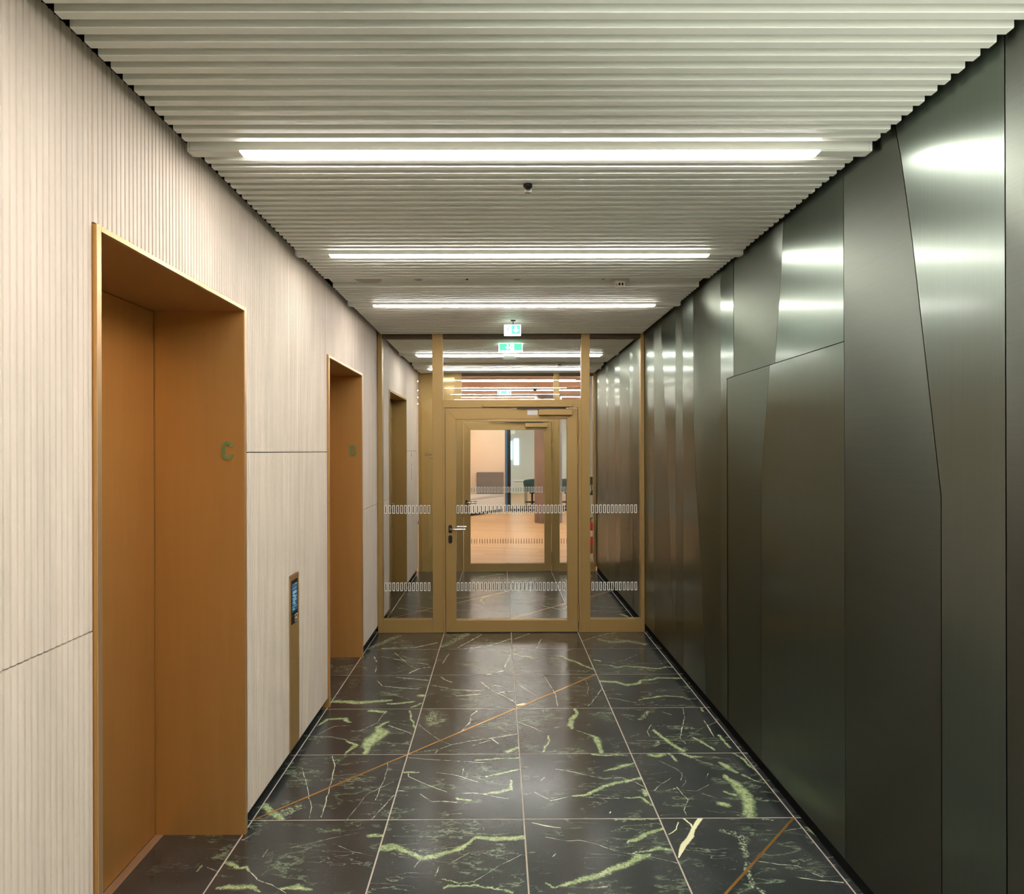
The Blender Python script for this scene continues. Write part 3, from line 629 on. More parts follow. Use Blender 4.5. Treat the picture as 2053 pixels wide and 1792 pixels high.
rear_names = {-1: 'first linear ceiling light above and just behind the viewpoint', -2: 'second linear ceiling light behind the viewpoint', -3: 'third linear ceiling light behind the viewpoint', -4: 'fourth linear ceiling light behind the viewpoint, near the rear wall', -5: 'last linear ceiling light behind the viewpoint, at the rear wall'}
proto = None
names = {0: 'nearest white linear ceiling light, longest lit bar above the dark sprinkler head',
         1: 'second white linear ceiling light, just in front of the flush loudspeaker and smoke detector',
         2: 'third white linear ceiling light, just in front of the green exit sign and glass door',
         4: 'lit linear ceiling light seen through the fanlight, just past the second exit sign',
         5: 'farthest lit linear ceiling light of the lobby behind the glass door'}
names.update(rear_names)
for l in lights:
    k = round((l - LY0) / LSP)
    lab = names[k]
    if proto is None:
        r = empty('ceiling_light', (0, l, ZC), lab, 'light', 'linear lights across the slatted ceiling')
        box('housing', M['slat'], r, -1.058, 1.282, l, l + .042, ZC - .011, 2.738, .001)
        box('end_piece', M['slat'], r, -1.058, -.887, l, l + .042, ZC - .0155, ZC - .0115, .001)
        box('end_piece', M['slat'], r, 1.111, 1.282, l, l + .042, ZC - .0155, ZC - .0115, .001)
        box('end_cap', M['slat'], r, -1.066, -1.0595, l - .0006, l + .0426, ZC - .0148, 2.738, .001)
        box('end_cap', M['slat'], r, 1.2835, 1.290, l - .0006, l + .0426, ZC - .0148, 2.738, .001)
        box('diffuser', M['diffuser'], r, -.886, 1.110, l + .0005, l + .0415, ZC - .0155, ZC - .0115)
        proto = r
    else:
        r = copy_tree(proto); r.location = (0, l, ZC); r['label'] = lab

# ------------------------------------------------------------------ lift entrances
def letter(ch, x0, z0, wd, ht, y, parent):
    t = ht * .165; x1, z1 = x0 + wd, z0 + ht
    def arc(cx, cz, rx, rz, a0, a1, n=8): return [(cx + rx * math.cos(math.radians(a0 + (a1 - a0) * i / n)), cz + rz * math.sin(math.radians(a0 + (a1 - a0) * i / n))) for i in range(n + 1)]
    xa, xb, za, zb = x0 + t / 2, x1 - t / 2, z0 + t / 2, z1 - t / 2
    rx = (xb - xa) / 2; cx = (xa + xb) / 2
    mb = MB()
    if ch == 'C':
        ribbon([(xb, zb - rx * .98)] + arc(cx, zb - rx, rx, rx, 5, 175) + arc(cx, za + rx, rx, rx, 185, 355) + [(xb, za + rx * .98)], t, y - .005, y, mb)
    else:
        zm = z0 + ht * .52; r1 = (zb - zm) / 2; r2 = (zm - za) / 2
        ribbon([(xa, z0), (xa, z1)], t, y - .005, y, mb)
        ribbon([(xa, zb), (xb - r1 - .002, zb)] + arc(xb - r1 - .002, zb - r1, r1, r1, 80, -80) + [(xa, zm)], t, y - .0049, y, mb)
        ribbon([(xa, zm), (xb - r2, zm)] + arc(xb - r2, za + r2, r2, r2, 80, -80) + [(xa, za)], t, y - .0048, y, mb)
    return mb.build('letter', M['verdigris'], parent)
for ya, yb, ch in LIFTS:
    near_ = ch == 'C'
    r = empty('lift_entrance', (-1.27, (ya + yb) / 2, 0),
              'nearer bronze lift entrance in the reeded stone wall, marked C' if near_ else 'farther bronze lift entrance, marked B, beside the glass partition',
              'lift', 'bronze lift entrances')
    a, b = ya + .0015, yb - .0015
    XD, XF = -1.464, -1.083
    L = M['bronze_lift']
    MB().prism([(XD - .03, a + .018), (XD - .03, a), (XF, a), (XF, a + .018)], 'z', .0, ZL).build('jamb', L, r, .001)
    MB().prism([(XD - .03, b), (XD - .03, b - .018), (XF, b - .018), (XF, b)], 'z', .0, ZL).build('jamb', L, r, .001)
    box('header', M['bronze_soffit'], r, XD - .03, XF - .0005, a + .0185, b - .0185, ZL - .016, ZL, .001)
    m_ = (a + b) / 2
    box('door_panel', L, r, XD - .022, XD, a + .0225, m_ - .001, .006, ZL - .019)
    box('door_panel', L, r, XD - .022, XD, m_ + .001, b - .0225, .006, ZL - .019)
    for y0, y1 in ((a - .0, a + .019), (b - .019, b + .0)):
        box('edge_trim', M['bronze_trim'], r, XF + .0003, XF + .004, y0, y1, .002, ZL + .002, .0008)
    box('edge_trim', M['bronze_trim'], r, XF + .0003, XF + .004, a + .0195, b - .0195, ZL - .014, ZL + .002, .0008)
    box('sill', M['sill'], r, XD + .0002, XD + .036, a + .0185, b - .0185, .0004, .004, .0008)
    yf = b - .0182
    if near_: letter('C', -1.1755, 1.594, .0475, .080, yf, r)
    else: letter('B', -1.178, 1.595, .052, .080, yf, r)
    box('shaft_back', M['black'], r, XD - .04, XD - .0245, a + .02, b - .02, .0, ZL - .018)

# recessed service door in the bay behind the partition
r = empty('service_door', (-1.2, sum(DOOR_A) / 2, 0), 'bronze service door in a shallow recess, seen through the left glass pane', 'door')
a, b = DOOR_A[0] + .0015, DOOR_A[1] - .0015
for y0, y1 in ((a, a + .018), (b - .018, b)): box('jamb', M['bronze_frame'], r, -1.30, XL + .008, y0, y1, 0, ZL, .001)
box('header', M['bronze_frame'], r, -1.30, XL + .0075, a + .0185, b - .0185, ZL - .016, ZL, .001)
box('transom_panel', M['bronze_frame'], r, -1.29, -1.245, a + .02, b - .02, 2.005, ZL - .018)
leaf = box('leaf', M['bronze_frame'], r, -1.29, -1.245, a + .0215, b - .0215, .012, 1.997)
box('back_panel', M['black'], r, -1.32, -1.302, a, b, 0, ZL)
h_ = MB().lathe([(.024, 0), (.024, .008), (.01, .009), (.01, .045)], (-1.245, b - .11, 1.02), 14, 'x')
h_.tube([(-1.205, b - .11, 1.02), (-1.205, b - .24, 1.02)], .009)
h_.build('door_handle', M['chrome'], r)
MB().lathe([(.02, 0), (.02, .008)], (-1.245, b - .11, .94), 14, 'x').build('lock_plate', M['black_plastic'], r)
mk = MB()
for q in range(3): mk.box(-1.2448, -1.2438, b - .30 + q * .03, b - .28 + q * .03, 1.36, 1.40)
mk.build('door_mark', M['dark_mark'], r)
r = empty('wall_lettering', (XL, 7.87, 1.45), 'small dark vertical lettering on the stone wall beyond the recessed door', 'sign')
for q in ((7.86, 7.885, 1.56, 1.61), (7.865, 7.88, 1.44, 1.47), (7.868, 7.878, 1.27, 1.42)): box('letter_mark', M['dark_mark'], r, XL + .0008, XL + .0022, *q)

# ------------------------------------------------------------------ lift call panel
r = empty('lift_call_panel', (XL, sum(CALL) / 2, 0), 'slim bronze lift call panel with a blue touch screen between the lifts', 'control panel')
y0, y1 = CALL[0] + .002, CALL[1] - .002
box('plate', M['bronze_frame'], r, XL - .028, XL + .001, y0 + .004, y1 - .004, .062, .970)
for q in ((y0, y0 + .0035), (y1 - .0035, y1)): box('edge_trim', M['bronze_trim'], r, XL - .028, XL + .004, q[0], q[1], .062, .974)
box('edge_trim', M['bronze_trim'], r, XL - .028, XL + .004, y0 + .004, y1 - .004, .9705, .974)
sc = box('screen', M['black_plastic'], r, XL + .0012, XL + .0030, y0 + .030, y1 - .022, .765, .948)
box('display', M['screen'], sc, XL + .0031, XL + .0034, y0 + .036, y1 - .032, .782, .930)
tx = MB()
ya, yb = y0 + .040, y1 - .036
for z, s0, s1 in ((.922, .7, 1), (.902, 0, 1), (.884, .1, .9), (.876, .15, .95), (.866, .05, .5), (.858, .3, .95), (.848, .1, .8), (.838, .2, .9), (.828, .1, .6), (.818, .3, .7), (.806, 0, 1), (.792, .1, .5)):
    tx.box(XL + .0035, XL + .0037, ya + (yb - ya) * s0, ya + (yb - ya) * s1, z, z + (.0016 if (s0, s1) == (0, 1) else .0042))
tx.build('display_text', M['screen_text'], sc)
box('card_reader', M['black_plastic'], r, XL + .0012, XL + .0028, y0 + .030, y1 - .022, .718, .762)
fr = MB(); ya, yb, za, zb = y0 + .082, y1 - .024, .722, .760
for bx in ((ya, yb, zb - .003, zb), (ya, yb, za, za + .003), (ya, ya + .003, za, zb), (yb - .003, yb, za, zb), (ya + .012, yb - .012, za + .012, za + .020), (ya + .016, yb - .016, za + .020, za + .028)):
    fr.box(XL + .0029, XL + .0032, bx[0], bx[1], bx[2], bx[3])
fr.build('card_symbol', M['white_mark'], r)

# ------------------------------------------------------------------ glazed partitions and their doors
FD = .072
def bar(name, parent, x0, x1, z0, z1, y, m=None, d=FD, bev=.0015): return box(name, m or M['bronze_frame'], parent, x0, x1, y, y + d, z0, z1, bev)
def markings(parent, x0, n, z, y, white=True):
    wmb, dmb = MB(), MB(); h2 = .076; pw = .022; t = .0056
    for k in range(n):
        a = x0 + .03528 * k
        dmb.box(a + .0078, a + .0142, y - .0004, y - .0002, z + .006, z + h2 - .006)
        if white:
            for q in ((a, a + t, z, z + h2), (a + pw - t, a + pw, z, z + h2), (a + t, a + pw - t, z, z + t), (a + t, a + pw - t, z + h2 - t, z + h2)):
                wmb.box(q[0], q[1], y - .0004, y - .0001, q[2], q[3])
    dmb.build('marking_bars', M['dark_mark'], parent)
    if white: wmb.build('marking_outlines', M['white_mark'], parent)

def partition(y, first):
    r = empty('glass_partition', (.1, y, 0),
              'bronze framed glass partition across the corridor, with side panes and fanlight around the door' if first else 'second bronze framed partition with a solid left panel, seen through the first glass door', 'partition', 'bronze framed glass partitions')
    top = 2.764
    bar('post', r, -1.086, -1.046, 0.0008, top, y); bar('post', r, 1.275, 1.3055, 0.0008, top, y)
    bar('mullion', r, -.595, -.501, .0008, top, y); bar('mullion', r, .742, .818, .0008, top, y)
    for x0, x1 in ((-1.0455, -.5955), (-.5005, .7415), (.8185, 1.2745)):
        if x0 > -.6 or first: bar('head_rail', r, x0, x1, 2.641, top, y, M['bronze_shaded'])
        if x0 < -.9 and not first: continue
        if not (-.6 < x0 < .7): bar('bottom_rail', r, x0, x1, .0008, .117, y)
    bar('transom', r, -.5005, .7415, 2.018, 2.089, y)
    g = M['glass']; gy = y + .031
    if first:
        p = box('glass_pane', g, r, -1.046, -.595, gy, gy + .010, .117, 2.641)
        markings(p, -1.031, 12, 1.067, gy); markings(p, -1.031, 12, .370, gy)
    else:
        box('solid_panel', M['bronze_gloss'], r, -1.0455, -.5955, y + .012, y + .050, .0008, top)
    p = box('glass_pane', g, r, .818, 1.275, gy, gy + .010, .117, 2.641)
    markings(p, .834, 12, 1.067, gy, first or True); markings(p, .834, 12, .370, gy, first)
    box('glass_pane', g, r, -.501, .742, gy, gy + .010, 2.089, 2.641)
    # door leaf
    d = empty('glass_door', (.11, y, 0), 'bronze framed glass door in the first partition, with lever handle and closer' if first else 'second glass door, seen behind the first, with the wood floor beyond', 'door', 'bronze framed glass doors')
    yd = y - .004; x0, x1, z0, z1 = -.4775, .7055, .007, 2.012; a0, a1, c0, c1 = -.385, .613, .113, 1.915
    m = M['bronze_frame']
    for nm, poly in (('stile', [(x0, z0), (a0, c0), (a0, c1), (x0, z1)]), ('stile', [(x1, z0), (x1, z1), (a1, c1), (a1, c0)]), ('rail', [(x0, z1), (a0, c1), (a1, c1), (x1, z1)]), ('rail', [(x0, z0), (x1, z0), (a1, c0), (a0, c0)])):
        MB().prism(inset(poly, .0003), 'y', yd, yd + .07).build(nm, m, d, .0015)
    # jamb linings left dark behind the gap
    for q in ((-.5005, -.484, .0008, 2.0175), (.713, .7415, .0008, 2.0175)): bar('door_jamb', r, q[0], q[1], q[2], q[3], y)
    p = box('glass_pane', g, d, a0, a1, gy, gy + .010, c0, c1)
    markings(p, -.381, 28, 1.067, gy); markings(p, -.381, 28, .370, gy, first)
    for za, zb in ((1.752, 1.913), (1.511, 1.676), (.097, .262)):
        hg = MB().lathe([(.0085, za), (.0085, zb)], (.709, yd - .007, 0), 12); hg.lathe([(.006, za - .006), (.009, za), (.009, za + .004)], (.709, yd - .007, 0), 12)
        hg.lathe([(.009, zb - .004), (.009, zb), (.006, zb + .006)], (.709, yd - .007, 0), 12)
        hg.box(.700, .718, yd - .003, yd + .001, za + .004, zb - .004)
        hg.build('hinge', m, d, smooth=True)
    zh = .932; xh = -.436
    def oval(xc, zc, wx, hz):
        pts = []
        for k in range(9): t = math.pi * k / 8; pts.append((xc + wx * math.cos(t), zc + (hz - wx) + wx * math.sin(t)))
        for k in range(9): t = math.pi + math.pi * k / 8; pts.append((xc + wx * math.cos(t), zc - (hz - wx) + wx * math.sin(t)))
        return pts
    MB().prism(oval(xh, zh, .017, .037), 'y', yd - .009, yd).build('handle_rose', M['black_plastic'], d, .002)
    MB().prism(oval(xh, zh - .092, .017, .037), 'y', yd - .009, yd).build('lock_plate', M['black_plastic'], d, .002)
    MB().tube([(xh, yd - .009, zh + .002), (xh, yd - .040, zh + .002), (xh + .012, yd - .052, zh + .002), (xh + .035, yd - .054, zh + .001), (xh + .138, yd - .054, zh + .001)], .0095, 12).build('lever_handle', M['chrome'], d, smooth=True)
    MB().tube([(xh, yd + .07, zh + .002), (xh, yd + .115, zh + .002), (xh + .012, yd + .126, zh + .002), (xh + .138, yd + .126, zh + .002)], .0095, 12).build('lever_handle', M['chrome'], d, smooth=True)
    box('door_closer', m, d, .354, .655, yd - .048, yd - .0005, 1.947, 2.000, .004)
    box('closer_arm', M['black_plastic'], d, .16, .60, yd - .030, yd - .018, 2.006, 2.013)
    box('closer_rail', m, r, -.142, .655, y - .036, y - .0005, 2.021, 2.047, .003)
    if first: box('white_sticker', M['paper'], d, .256, .348, yd - .0012, yd - .0002, 1.951, 2.000)
    return r
partition(Y1, True)
P2 = partition(Y2, False)
# lettering on the solid panel of the second partition
cu = bpy.data.curves.new('sign_lettering', 'FONT'); cu.body = 'Consu'; cu.size = .056; cu.extrude = .0008; cu.shear = .25
to = bpy.data.objects.new('sign_lettering', cu); COL.objects.link(to); to.location = (-1.004 - .1, .0115, 1.568); to.rotation_euler = (math.pi / 2, 0, 0)
cu.materials.append(M['ink']); to.parent = P2
MB().box(-.93, -.92, Y2 + .0108, Y2 + .0116, 1.525, 1.535).box(-.905, -.895, Y2 + .0108, Y2 + .0116, 1.525, 1.535).box(-.885, -.83, Y2 + .0108, Y2 + .0116, 1.525, 1.535).build('sign_lettering', M['dark_mark'], P2)

# ------------------------------------------------------------------ exit signs
def arrow_down(mb, cx, cz, s, y0, y1):
    mb.prism([(cx - .16 * s, cz + .5 * s), (cx + .16 * s, cz + .5 * s), (cx + .16 * s, cz), (cx + .5 * s, cz), (cx, cz - .5 * s), (cx - .5 * s, cz), (cx - .16 * s, cz)], 'y', y0, y1)
def runner(mb, cx, cz, s, y0, y1):
    mb.lathe([(.09 * s, y0), (.09 * s, y1)], (cx + .06 * s, 0, cz + .38 * s), 10, 'y')
    for pts, wd in (([(cx + .02 * s, cz + .28 * s), (cx - .04 * s, cz - .02 * s)], .17), ([(cx - .04 * s, cz), (cx + .16 * s, cz - .18 * s), (cx + .12 * s, cz - .42 * s)], .09), ([(cx - .04 * s, cz), (cx - .10 * s, cz - .24 * s), (cx - .30 * s, cz - .30 * s)], .09),
                    ([(cx + .04 * s, cz + .25 * s), (cx + .24 * s, cz + .10 * s)], .07), ([(cx, cz + .25 * s), (cx - .2 * s, cz + .18 * s), (cx - .26 * s, cz + .02 * s)], .07)):
        ribbon(pts, wd * s, y0, y1, mb)
r = empty('exit_sign', (.11, 5.02, 2.60), 'small lit exit sign with running figure and down arrow, hanging before the glass partition', 'sign', 'green exit signs')
box('sign_panel', M['exit_white'], r, .045, .178, 5.02, 5.035, 2.548, 2.636, .002)
mb = MB(); mb.box(.104, .172, 5.0188, 5.0199, 2.559, 2.630); mb.build('green_field', M['exit_green'], r)
mb = MB(); arrow_down(mb, .138, 2.595, .050, 5.0176, 5.0187); mb.build('arrow', M['exit_white'], r)
mb = MB(); runner(mb, .075, 2.592, .056, 5.0186, 5.0199); mb.build('running_figure', M['exit_green'], r)
mb = MB().tube([(.117, 5.027, 2.636), (.117, 5.027, 2.676)], .004, 8); mb.box(.098, .136, 5.021, 5.033, 2.664, 2.6735); mb.build('hanger', M['black_plastic'], r)
r = empty('exit_sign', (.117, 6.10, 2.62), 'wider green exit sign hanging behind the fanlight of the partition', 'sign', 'green exit signs')
box('sign_panel', M['exit_white'], r, .001, .233, 6.10, 6.115, 2.590, 2.672, .002)
mb = MB().box(.008, .058 + .055, 6.0985, 6.0999, 2.600, 2.668); mb.box(.150, .226, 6.0985, 6.0999, 2.600, 2.668); mb.build('green_field', M['exit_green'], r)
mb = MB(); arrow_down(mb, .088, 2.634, .05, 6.0972, 6.0984); mb.build('arrow', M['exit_white'], r)
mb = MB(); runner(mb, .131, 2.632, .05, 6.0986, 6.0999); mb.build('running_figure', M['exit_green'], r)

# ------------------------------------------------------------------ ceiling devices
r = empty('sprinkler_head', (.117, 2.482, ZC), 'small dark sprinkler head between the slats, behind the nearest light', 'sprinkler')
MB().lathe([(.008, .004), (.018, .003), (.018, -.006), (.010, -.014), (.006, -.016)], (.117, 2.482, ZC), 18).build('body', M['black_plastic'], r, smooth=True)
MB().lathe([(.0035, -.012), (.0035, -.03)], (.117, 2.482, ZC), 10).build('stem', M['chrome'], r)
for s_ in (-1, 1): MB().tube([(.117 + s_ * .010, 2.482, ZC - .008), (.117 + s_ * .013, 2.482, ZC - .018), (.117 + s_ * .004, 2.482, ZC - .028)], .003, 6).build('frame_arm', M['chrome'], r)
MB().lathe([(.003, -.028), (.012, -.029), (.012, -.0305), (.003, -.031)], (.117, 2.482, ZC), 12).build('deflector', M['chrome'], r)
yp = 3.93
r = empty('ceiling_loudspeaker', (-.81, yp, ZP), 'round flush grey loudspeaker in the flat ceiling plate, left of the small sensors', 'loudspeaker')
MB().lathe([(.083, .0), (.086, -.001), (.086, -.003), (.076, -.004), (.075, -.0005)], (-.81, yp, ZP), 36).build('rim', M['white_plastic'], r, smooth=True)
MB().lathe([(.074, -.0005), (.074, -.0035), (.03, -.0042), (.001, -.0044)], (-.81, yp, ZP), 36).build('grille', M['grey_grille'], r, smooth=True)
for x, nm, lab, rad, m_ in ((-.50, 'ceiling_sensor', 'small round flush sensor beside the loudspeaker', .028, 'white_plastic'), (-.195, 'ceiling_sensor', 'tiny dark pinhole sensor in the middle of the ceiling plate', .009, 'black_plastic'), (.115, 'ceiling_sensor', 'small round flush sensor above the exit sign, on the ceiling plate', .026, 'white_plastic')):
    r = empty(nm, (x, yp, ZP), lab, 'sensor', 'small sensors in the ceiling plate')
    MB().lathe([(rad, .0), (rad, -.003), (rad * .8, -.004), (rad * .75, -.002), (.001, -.002)], (x, yp, ZP), 24).build('rim', M[m_], r, smooth=True)
    MB().lathe([(rad * .5, -.0018), (rad * .45, -.005), (.001, -.006)], (x, yp, ZP), 16).build('lens', M['grey_grille'] if m_ != 'black_plastic' else M['black_plastic'], r, smooth=True)
r = tag(box('ceiling_label', M['grey_grille'], None, .645, .665, yp - .03, yp + .02, ZP - .0012, ZP - .0002), 'tiny grey rectangular label beside the near smoke detector', 'label')
def smoke(x, y, z, lab):
    r = empty('smoke_detector', (x, y, z), lab, 'smoke detector', 'white smoke detectors')
    MB().lathe([(.056, 0), (.056, -.020), (.050, -.024), (.001, -.024)], (x, y, z), 32).build('base', M['white_plastic'], r, smooth=True)
    MB().lathe([(.030, -.024), (.032, -.030), (.001, -.030)], (x, y, z), 24).build('neck', M['white_plastic'], r, smooth=True)
    MB().lathe([(.020, -.030), (.020, -.050), (.001, -.050)], (x, y, z), 18).build('chamber', M['black_plastic'], r)
    cg = MB()
    for k in range(8):
        t = 2 * math.pi * k / 8; cg.tube([(x + .026 * math.cos(t), y + .026 * math.sin(t), z - .029), (x + .026 * math.cos(t), y + .026 * math.sin(t), z - .051)], .0035, 6)
    cg.build('cage', M['white_plastic'], r)
    MB().lathe([(.030, -.050), (.030, -.055), (.022, -.060), (.001, -.061)], (x, y, z), 24).build('cap', M['white_plastic'], r, smooth=True)
smoke(.760, 3.925, ZP, 'near white smoke detector on the ceiling plate, right of the loudspeaker')
smoke(.735, 7.55, ZP, 'far white smoke detector on the ceiling behind the fanlight')

# ------------------------------------------------------------------ end wall behind the camera
wb_ = MB().box(-1.60, 1.44, Y_BACK - .1, Y_BACK, -.08, 2.83).build('wall_rear', M['rear_stone']); tag(wb_, kind='structure')
for n_, xa, xb, w1 in ((5, -1.60, XL, WIN[1]), (6, XR, XR + .12, WR1)):
    fr = MB()
    for y0, y1, z0, z1 in ((WIN[0], WIN[0] + .06, WZ[0], WZ[1]), (w1 - .06, w1, WZ[0], WZ[1]), (WIN[0] + .06, w1 - .06, WZ[0], WZ[0] + .06), (WIN[0] + .06, w1 - .06, WZ[1] - .06, WZ[1])):
        fr.box(xa + .02, xa + .09, y0, y1, z0, z1)
    wn = tag(fr.build('window_%d' % n_, M['bronze_frame']), kind='structure')  # unseen window, added to let daylight fill in
    MB().box(xa + .05, xa + .058, WIN[0] + .06, w1 - .06, WZ[0] + .06, WZ[1] - .06).build('pane', M['glass'], wn)
    ld = bpy.data.lights.new('daylight_portal', 'AREA'); ld.shape = 'RECTANGLE'; ld.size = WZ[1] - WZ[0]; ld.size_y = w1 - WIN[0]
    ld.cycles.is_portal = True
    lo = bpy.data.objects.new('daylight_portal', ld); COL.objects.link(lo)
    lo.location = (xa + (.01 if xa < 0 else .115), (WIN[0] + w1) / 2, (WZ[0] + WZ[1]) / 2)
    lo.rotation_euler = (0, -math.pi / 2 if xa < 0 else math.pi / 2, 0)

# ------------------------------------------------------------------ the room beyond the second partition
ZR = 2.90
fl = MB().box(-4.2, 6.2, Y2 + .08, 24.2, -.08, 0).build('floor_wood', M['wood']); tag(fl, kind='structure')
cl = MB().box(-4.2, 6.2, Y2 + .081, 24.2, ZR, ZR + .1).build('ceiling_room', M['peach_ceil']); tag(cl, kind='structure')
w1 = MB().box(-4.3, -4.2, Y2 + .081, 24.2, 0, ZR).build('wall_room_left', M['peach']); tag(w1, kind='structure')
w2 = MB().box(6.2, 6.3, Y2 + .081, 24.2, 0, ZR).build('wall_room_right', M['white_wall']); tag(w2, kind='structure')
w3 = MB().box(-4.2, 6.2, 24.2, 24.3, 0, ZR).build('wall_room_end', M['pale_office']); tag(w3, kind='structure')
w4 = MB().box(-4.2, -1.60, Y2 + .081, Y2 + .18, 0, ZR).box(1.44, 6.2, Y2 + .081, Y2 + .18, 0, ZR).box(-1.6, 1.44, Y2 + .081, Y2 + .18, 2.83, ZR).build('wall_room_front', M['white_wall']); tag(w4, kind='structure')
w5 = MB().box(1.27, 3.2, 9.62, 9.74, 0, ZR).build('wall_corner', M['white_wall']); tag(w5, kind='structure')
# lamps of that room; the farthest is added to brighten the office
lamp_label = {0: 'first lit linear lamp in the room beyond, just past the second partition', 1: 'second lit linear lamp under the peach ceiling beyond', 2: 'third lit linear lamp under the peach ceiling beyond', 3: 'fourth lit linear lamp, over the round column', 4: 'fifth lit linear lamp, over the meeting table behind the glazing', 5: 'farthest linear lamp, added by the end wall to brighten the glazed office'}
rp = None
for k, y in enumerate((10.95, 12.6, 14.2, 16.2, 19.0, 21.6)):
    if rp is None:
        rp = r = empty('room_lamp', (.3, y, ZR), lamp_label[k], 'light', 'linear lamps in the room beyond')
        box('housing', M['white_plastic'], r, -2.2, 3.2, y, y + .09, ZR - .05, ZR - .0005)
        box('diffuser', M['room_lamp'], r, -2.18, 3.18, y + .006, y + .084, ZR - .057, ZR - .0505)
    else:
        r = copy_tree(rp); r.location = (.3, y, ZR); r['label'] = lamp_label[k]
r = empty('exit_sign', (.075, 12.0, 2.72), 'pale green exit sign with two arrows under the peach ceiling beyond', 'sign', 'green exit signs')
box('sign_panel', M['exit_white'], r, -.02, .23, 12.0, 12.02, 2.70, 2.78)
mb = MB().box(-.012, .222, 11.997, 11.9995, 2.708, 2.772); mb.build('green_field', M['exit_green'], r)
for q in (.03, .17): mb = MB(); arrow_down(mb, q, 2.74, .05, 11.994, 11.9965); mb.build('arrow', M['exit_white'], r)
mb = MB().tube([(.105, 12.01, 2.78), (.105, 12.01, ZR)], .006, 6); mb.build('hanger', M['white_plastic'], r)
r = empty('camera_dome', (.69, 12.0, 2.8), 'dark dome camera under the peach ceiling of the room beyond', 'camera')
MB().lathe([(.06, ZR - .001), (.06, ZR - .06), (.05, ZR - .065)], (.69, 12.0, 0), 20).build('base', M['white_plastic'], r, smooth=True)
MB().lathe([(.05, ZR - .065), (.046, ZR - .10), (.03, ZR - .125), (.001, ZR - .13)], (.69, 12.0, 0), 20).build('dome', M['black_plastic'], r, smooth=True)

# column
r = empty('column', (1.125, 14.37, 0), 'round brownish concrete column standing on the wood floor beyond', 'column')
MB().lathe([(.315, .0005), (.315, ZR - .0005)], (1.125, 14.37, 0), 40).build('shaft', M['concrete'], r, smooth=True)

# high-backed bench along the slanted wall
r = empty('bench', (-.6, 16.6, 0), 'high-backed grey bench with pale seat against the peach wall', 'bench')
def poly(name, m, pts, z0, z1, bev=0): return MB().prism(pts, 'z', z0, z1).build(name, m, r, bev)
poly('plinth', M['dark_mark'], [(-2.16, 13.5), (-.70, 15.80), (.10, 17.02), (-2.2, 17.02)], .0005, .07)
poly('base', M['white_wall'], [(-2.2, 13.4), (-.735, 15.70), (.125, 17.03), (-2.2, 17.03)], .0705, .40, .01)
poly('seat', M['seat'], [(-2.2, 13.38), (-.735, 15.68), (.13, 17.03), (-2.2, 17.03)], .4005, .48, .02)
box('backrest', M['bench'], r, -.60, .13, 16.93, 17.03, .4805, 1.06, .02)
pw_ = MB().box(-4.2, .164, 17.035, 17.16, 0, ZR).build('wall_peach', M['peach']); tag(pw_, kind='structure')
pw_ = MB().box(-1.05, -.74, 16.80, 17.034, .49, ZR).build('pillar_peach', M['peach']); tag(pw_, kind='structure')
# glazed office behind
r = empty('office_glazing', (1.7, 17.05, 0), 'pale green office glazing with a black post right of the bench', 'partition')
box('post', M['black_plastic'], r, .23, .32, 17.03, 17.13, .0005, ZR - .001)
box('door_edge', M['blue_strip'], r, .165, .229, 17.05, 17.12, .0005, ZR - .001)
box('glass_pane', M['glass_green'], r, .32, 4.2, 17.07, 17.08, .06, ZR - .001)
box('bottom_rail', M['black_plastic'], r, .32, 4.2, 17.05, 17.10, .0005, .06)
for k, (x0, x1, z0, z1) in enumerate(((.38, .50, 1.3, 2.0), (.58, .76, 1.1, 2.1), (3.2, 5.6, .9, 2.5))):
    wn = MB().box(x0, x1, 24.17, 24.199, z0, z1).build('window_%d' % (k + 1), M['window']); tag(wn, kind='structure')
wn = MB().box(6.17, 6.199, 11.0, 22.0, .8, 2.6).build('window_4', M['window']); tag(wn, kind='structure')
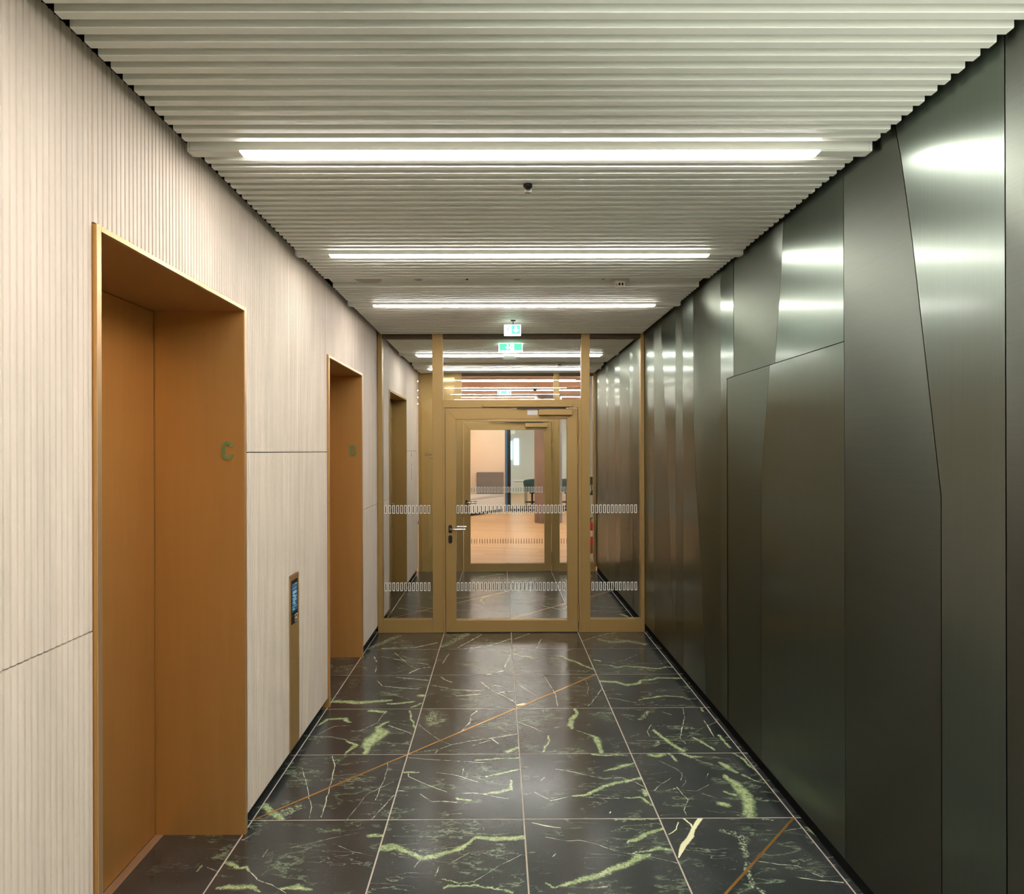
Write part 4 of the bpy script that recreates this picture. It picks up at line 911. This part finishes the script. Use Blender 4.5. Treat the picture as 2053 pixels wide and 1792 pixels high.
# table and swivel chairs
r = empty('meeting_table', (1.35, 18.7, 0), 'white meeting table behind the office glazing with swivel chairs', 'table')
box('table_top', M['white_plastic'], r, .45, 2.6, 18.3, 19.2, .72, .75, .006)
for x in (.8, 2.3): box('leg', M['white_plastic'], r, x - .04, x + .04, 18.6, 18.9, .0005, .7195, .005)
def chair(x, y, rz, lab):
    r = empty('swivel_chair', (x, y, 0), lab, 'chair', 'teal swivel chairs beyond the glazing')
    P = lambda a, b, z: (x + a * math.cos(rz) - b * math.sin(rz), y + a * math.sin(rz) + b * math.cos(rz), z)
    vs = []; fs = []; n = 12
    for j, (zz, rr, dep) in enumerate(((.50, .19, .20), (.58, .23, .24), (.70, .25, .27), (.80, .26, .28), (.86, .245, .27))):
        for i in range(n + 1):
            t = math.pi * (-.08 + 1.16 * i / n); lift = -.05 * (abs(i - n / 2) / (n / 2)) ** 2 if j > 2 else 0
            vs.append(P(rr * math.cos(t), dep * math.sin(t), zz + lift))
    for j in range(4):
        for i in range(n): fs.append((j * (n + 1) + i, j * (n + 1) + i + 1, (j + 1) * (n + 1) + i + 1, (j + 1) * (n + 1) + i))
    b = MB().add(vs, fs).build('shell', M['teal'], r, smooth=True)
    so = b.modifiers.new('thick', 'SOLIDIFY'); so.thickness = .018
    MB().lathe([(.05, .47), (.20, .485), (.235, .51), (.225, .535), (.001, .54)], (x, y, 0), 24).build('seat', M['teal'], r, smooth=True)
    MB().lathe([(.075, .44), (.075, .468)], (x, y, 0), 12).build('mechanism', M['black_plastic'], r)
    MB().lathe([(.028, .07), (.028, .44)], (x, y, 0), 12).build('pole', M['black_plastic'], r)
    ring = [(x + .2 * math.cos(2 * math.pi * k / 24), y + .2 * math.sin(2 * math.pi * k / 24), .20) for k in range(25)]
    rg = MB().tube(ring, .011, 8)
    for k in range(3): t = 2 * math.pi * k / 3; rg.tube([(x + .02 * math.cos(t), y + .02 * math.sin(t), .20), (x + .2 * math.cos(t), y + .2 * math.sin(t), .20)], .008, 6)
    rg.build('foot_ring', M['black_plastic'], r)
    for k in range(5):
        t = 2 * math.pi * k / 5 + .3
        MB().tube([(x + .02 * math.cos(t), y + .02 * math.sin(t), .085), (x + .27 * math.cos(t), y + .27 * math.sin(t), .062)], [.022, .014], 8).build('leg', M['black_plastic'], r)
        MB().lathe([(.028, -.012), (.028, .012)], (x + .27 * math.cos(t), y + .27 * math.sin(t), .029), 12, 'x').build('castor', M['black_plastic'], r)
chair(.93, 17.62, math.pi + .5, 'teal swivel chair left of the round column, behind the glazing')
chair(1.90, 17.62, math.pi - .4, 'teal swivel chair right of the round column, half hidden by the door frame')

# fire extinguisher and its sign
r = empty('fire_extinguisher', (1.352, 9.36, 0), 'red fire extinguisher on the floor by the white wall, seen through the right pane', 'extinguisher')
MB().lathe([(.06, .012), (.068, .02), (.068, .40), (.055, .45), (.022, .475), (.022, .49)], (1.352, 9.36, .10), 28).build('cylinder', M['red'], r, smooth=True)
MB().lathe([(.0686, .10), (.0686, .15)], (1.352, 9.36, .06), 28).build('green_band', M['green_band'], r, smooth=True)
MB().lathe([(.0686, .36), (.0686, .45)], (1.352, 9.36, .0), 28).build('white_label', M['paper'], r, smooth=True)
box('valve', M['black_plastic'], r, 1.335, 1.370, 9.345, 9.375, .59, .63, .003)
MB().tube([(1.37, 9.36, .625), (1.42, 9.36, .640), (1.43, 9.36, .60), (1.432, 9.35, .30)], .009, 8).build('hose', M['black_plastic'], r, smooth=True)
MB().lathe([(.085, .0005), (.085, .03), (.07, .034), (.07, .112)], (1.352, 9.36, 0), 24).build('stand', M['white_plastic'], r, smooth=True)
r = empty('extinguisher_sign', (1.38, 9.62, 1.1), 'dark sign plate with white outline on the white wall above the extinguisher', 'sign')
box('plate', M['dark_mark'], r, 1.30, 1.44, 9.6155, 9.6195, .95, 1.23)
mb = MB()
for q in ((1.36, 1.425, 1.10, 1.106), (1.36, 1.425, 1.03, 1.036), (1.36, 1.366, 1.03, 1.106), (1.419, 1.425, 1.03, 1.106), (1.385, 1.40, 1.05, 1.09)): mb.box(q[0], q[1], 9.6142, 9.6154, q[2], q[3])
mb.build('symbol', M['white_mark'], r)
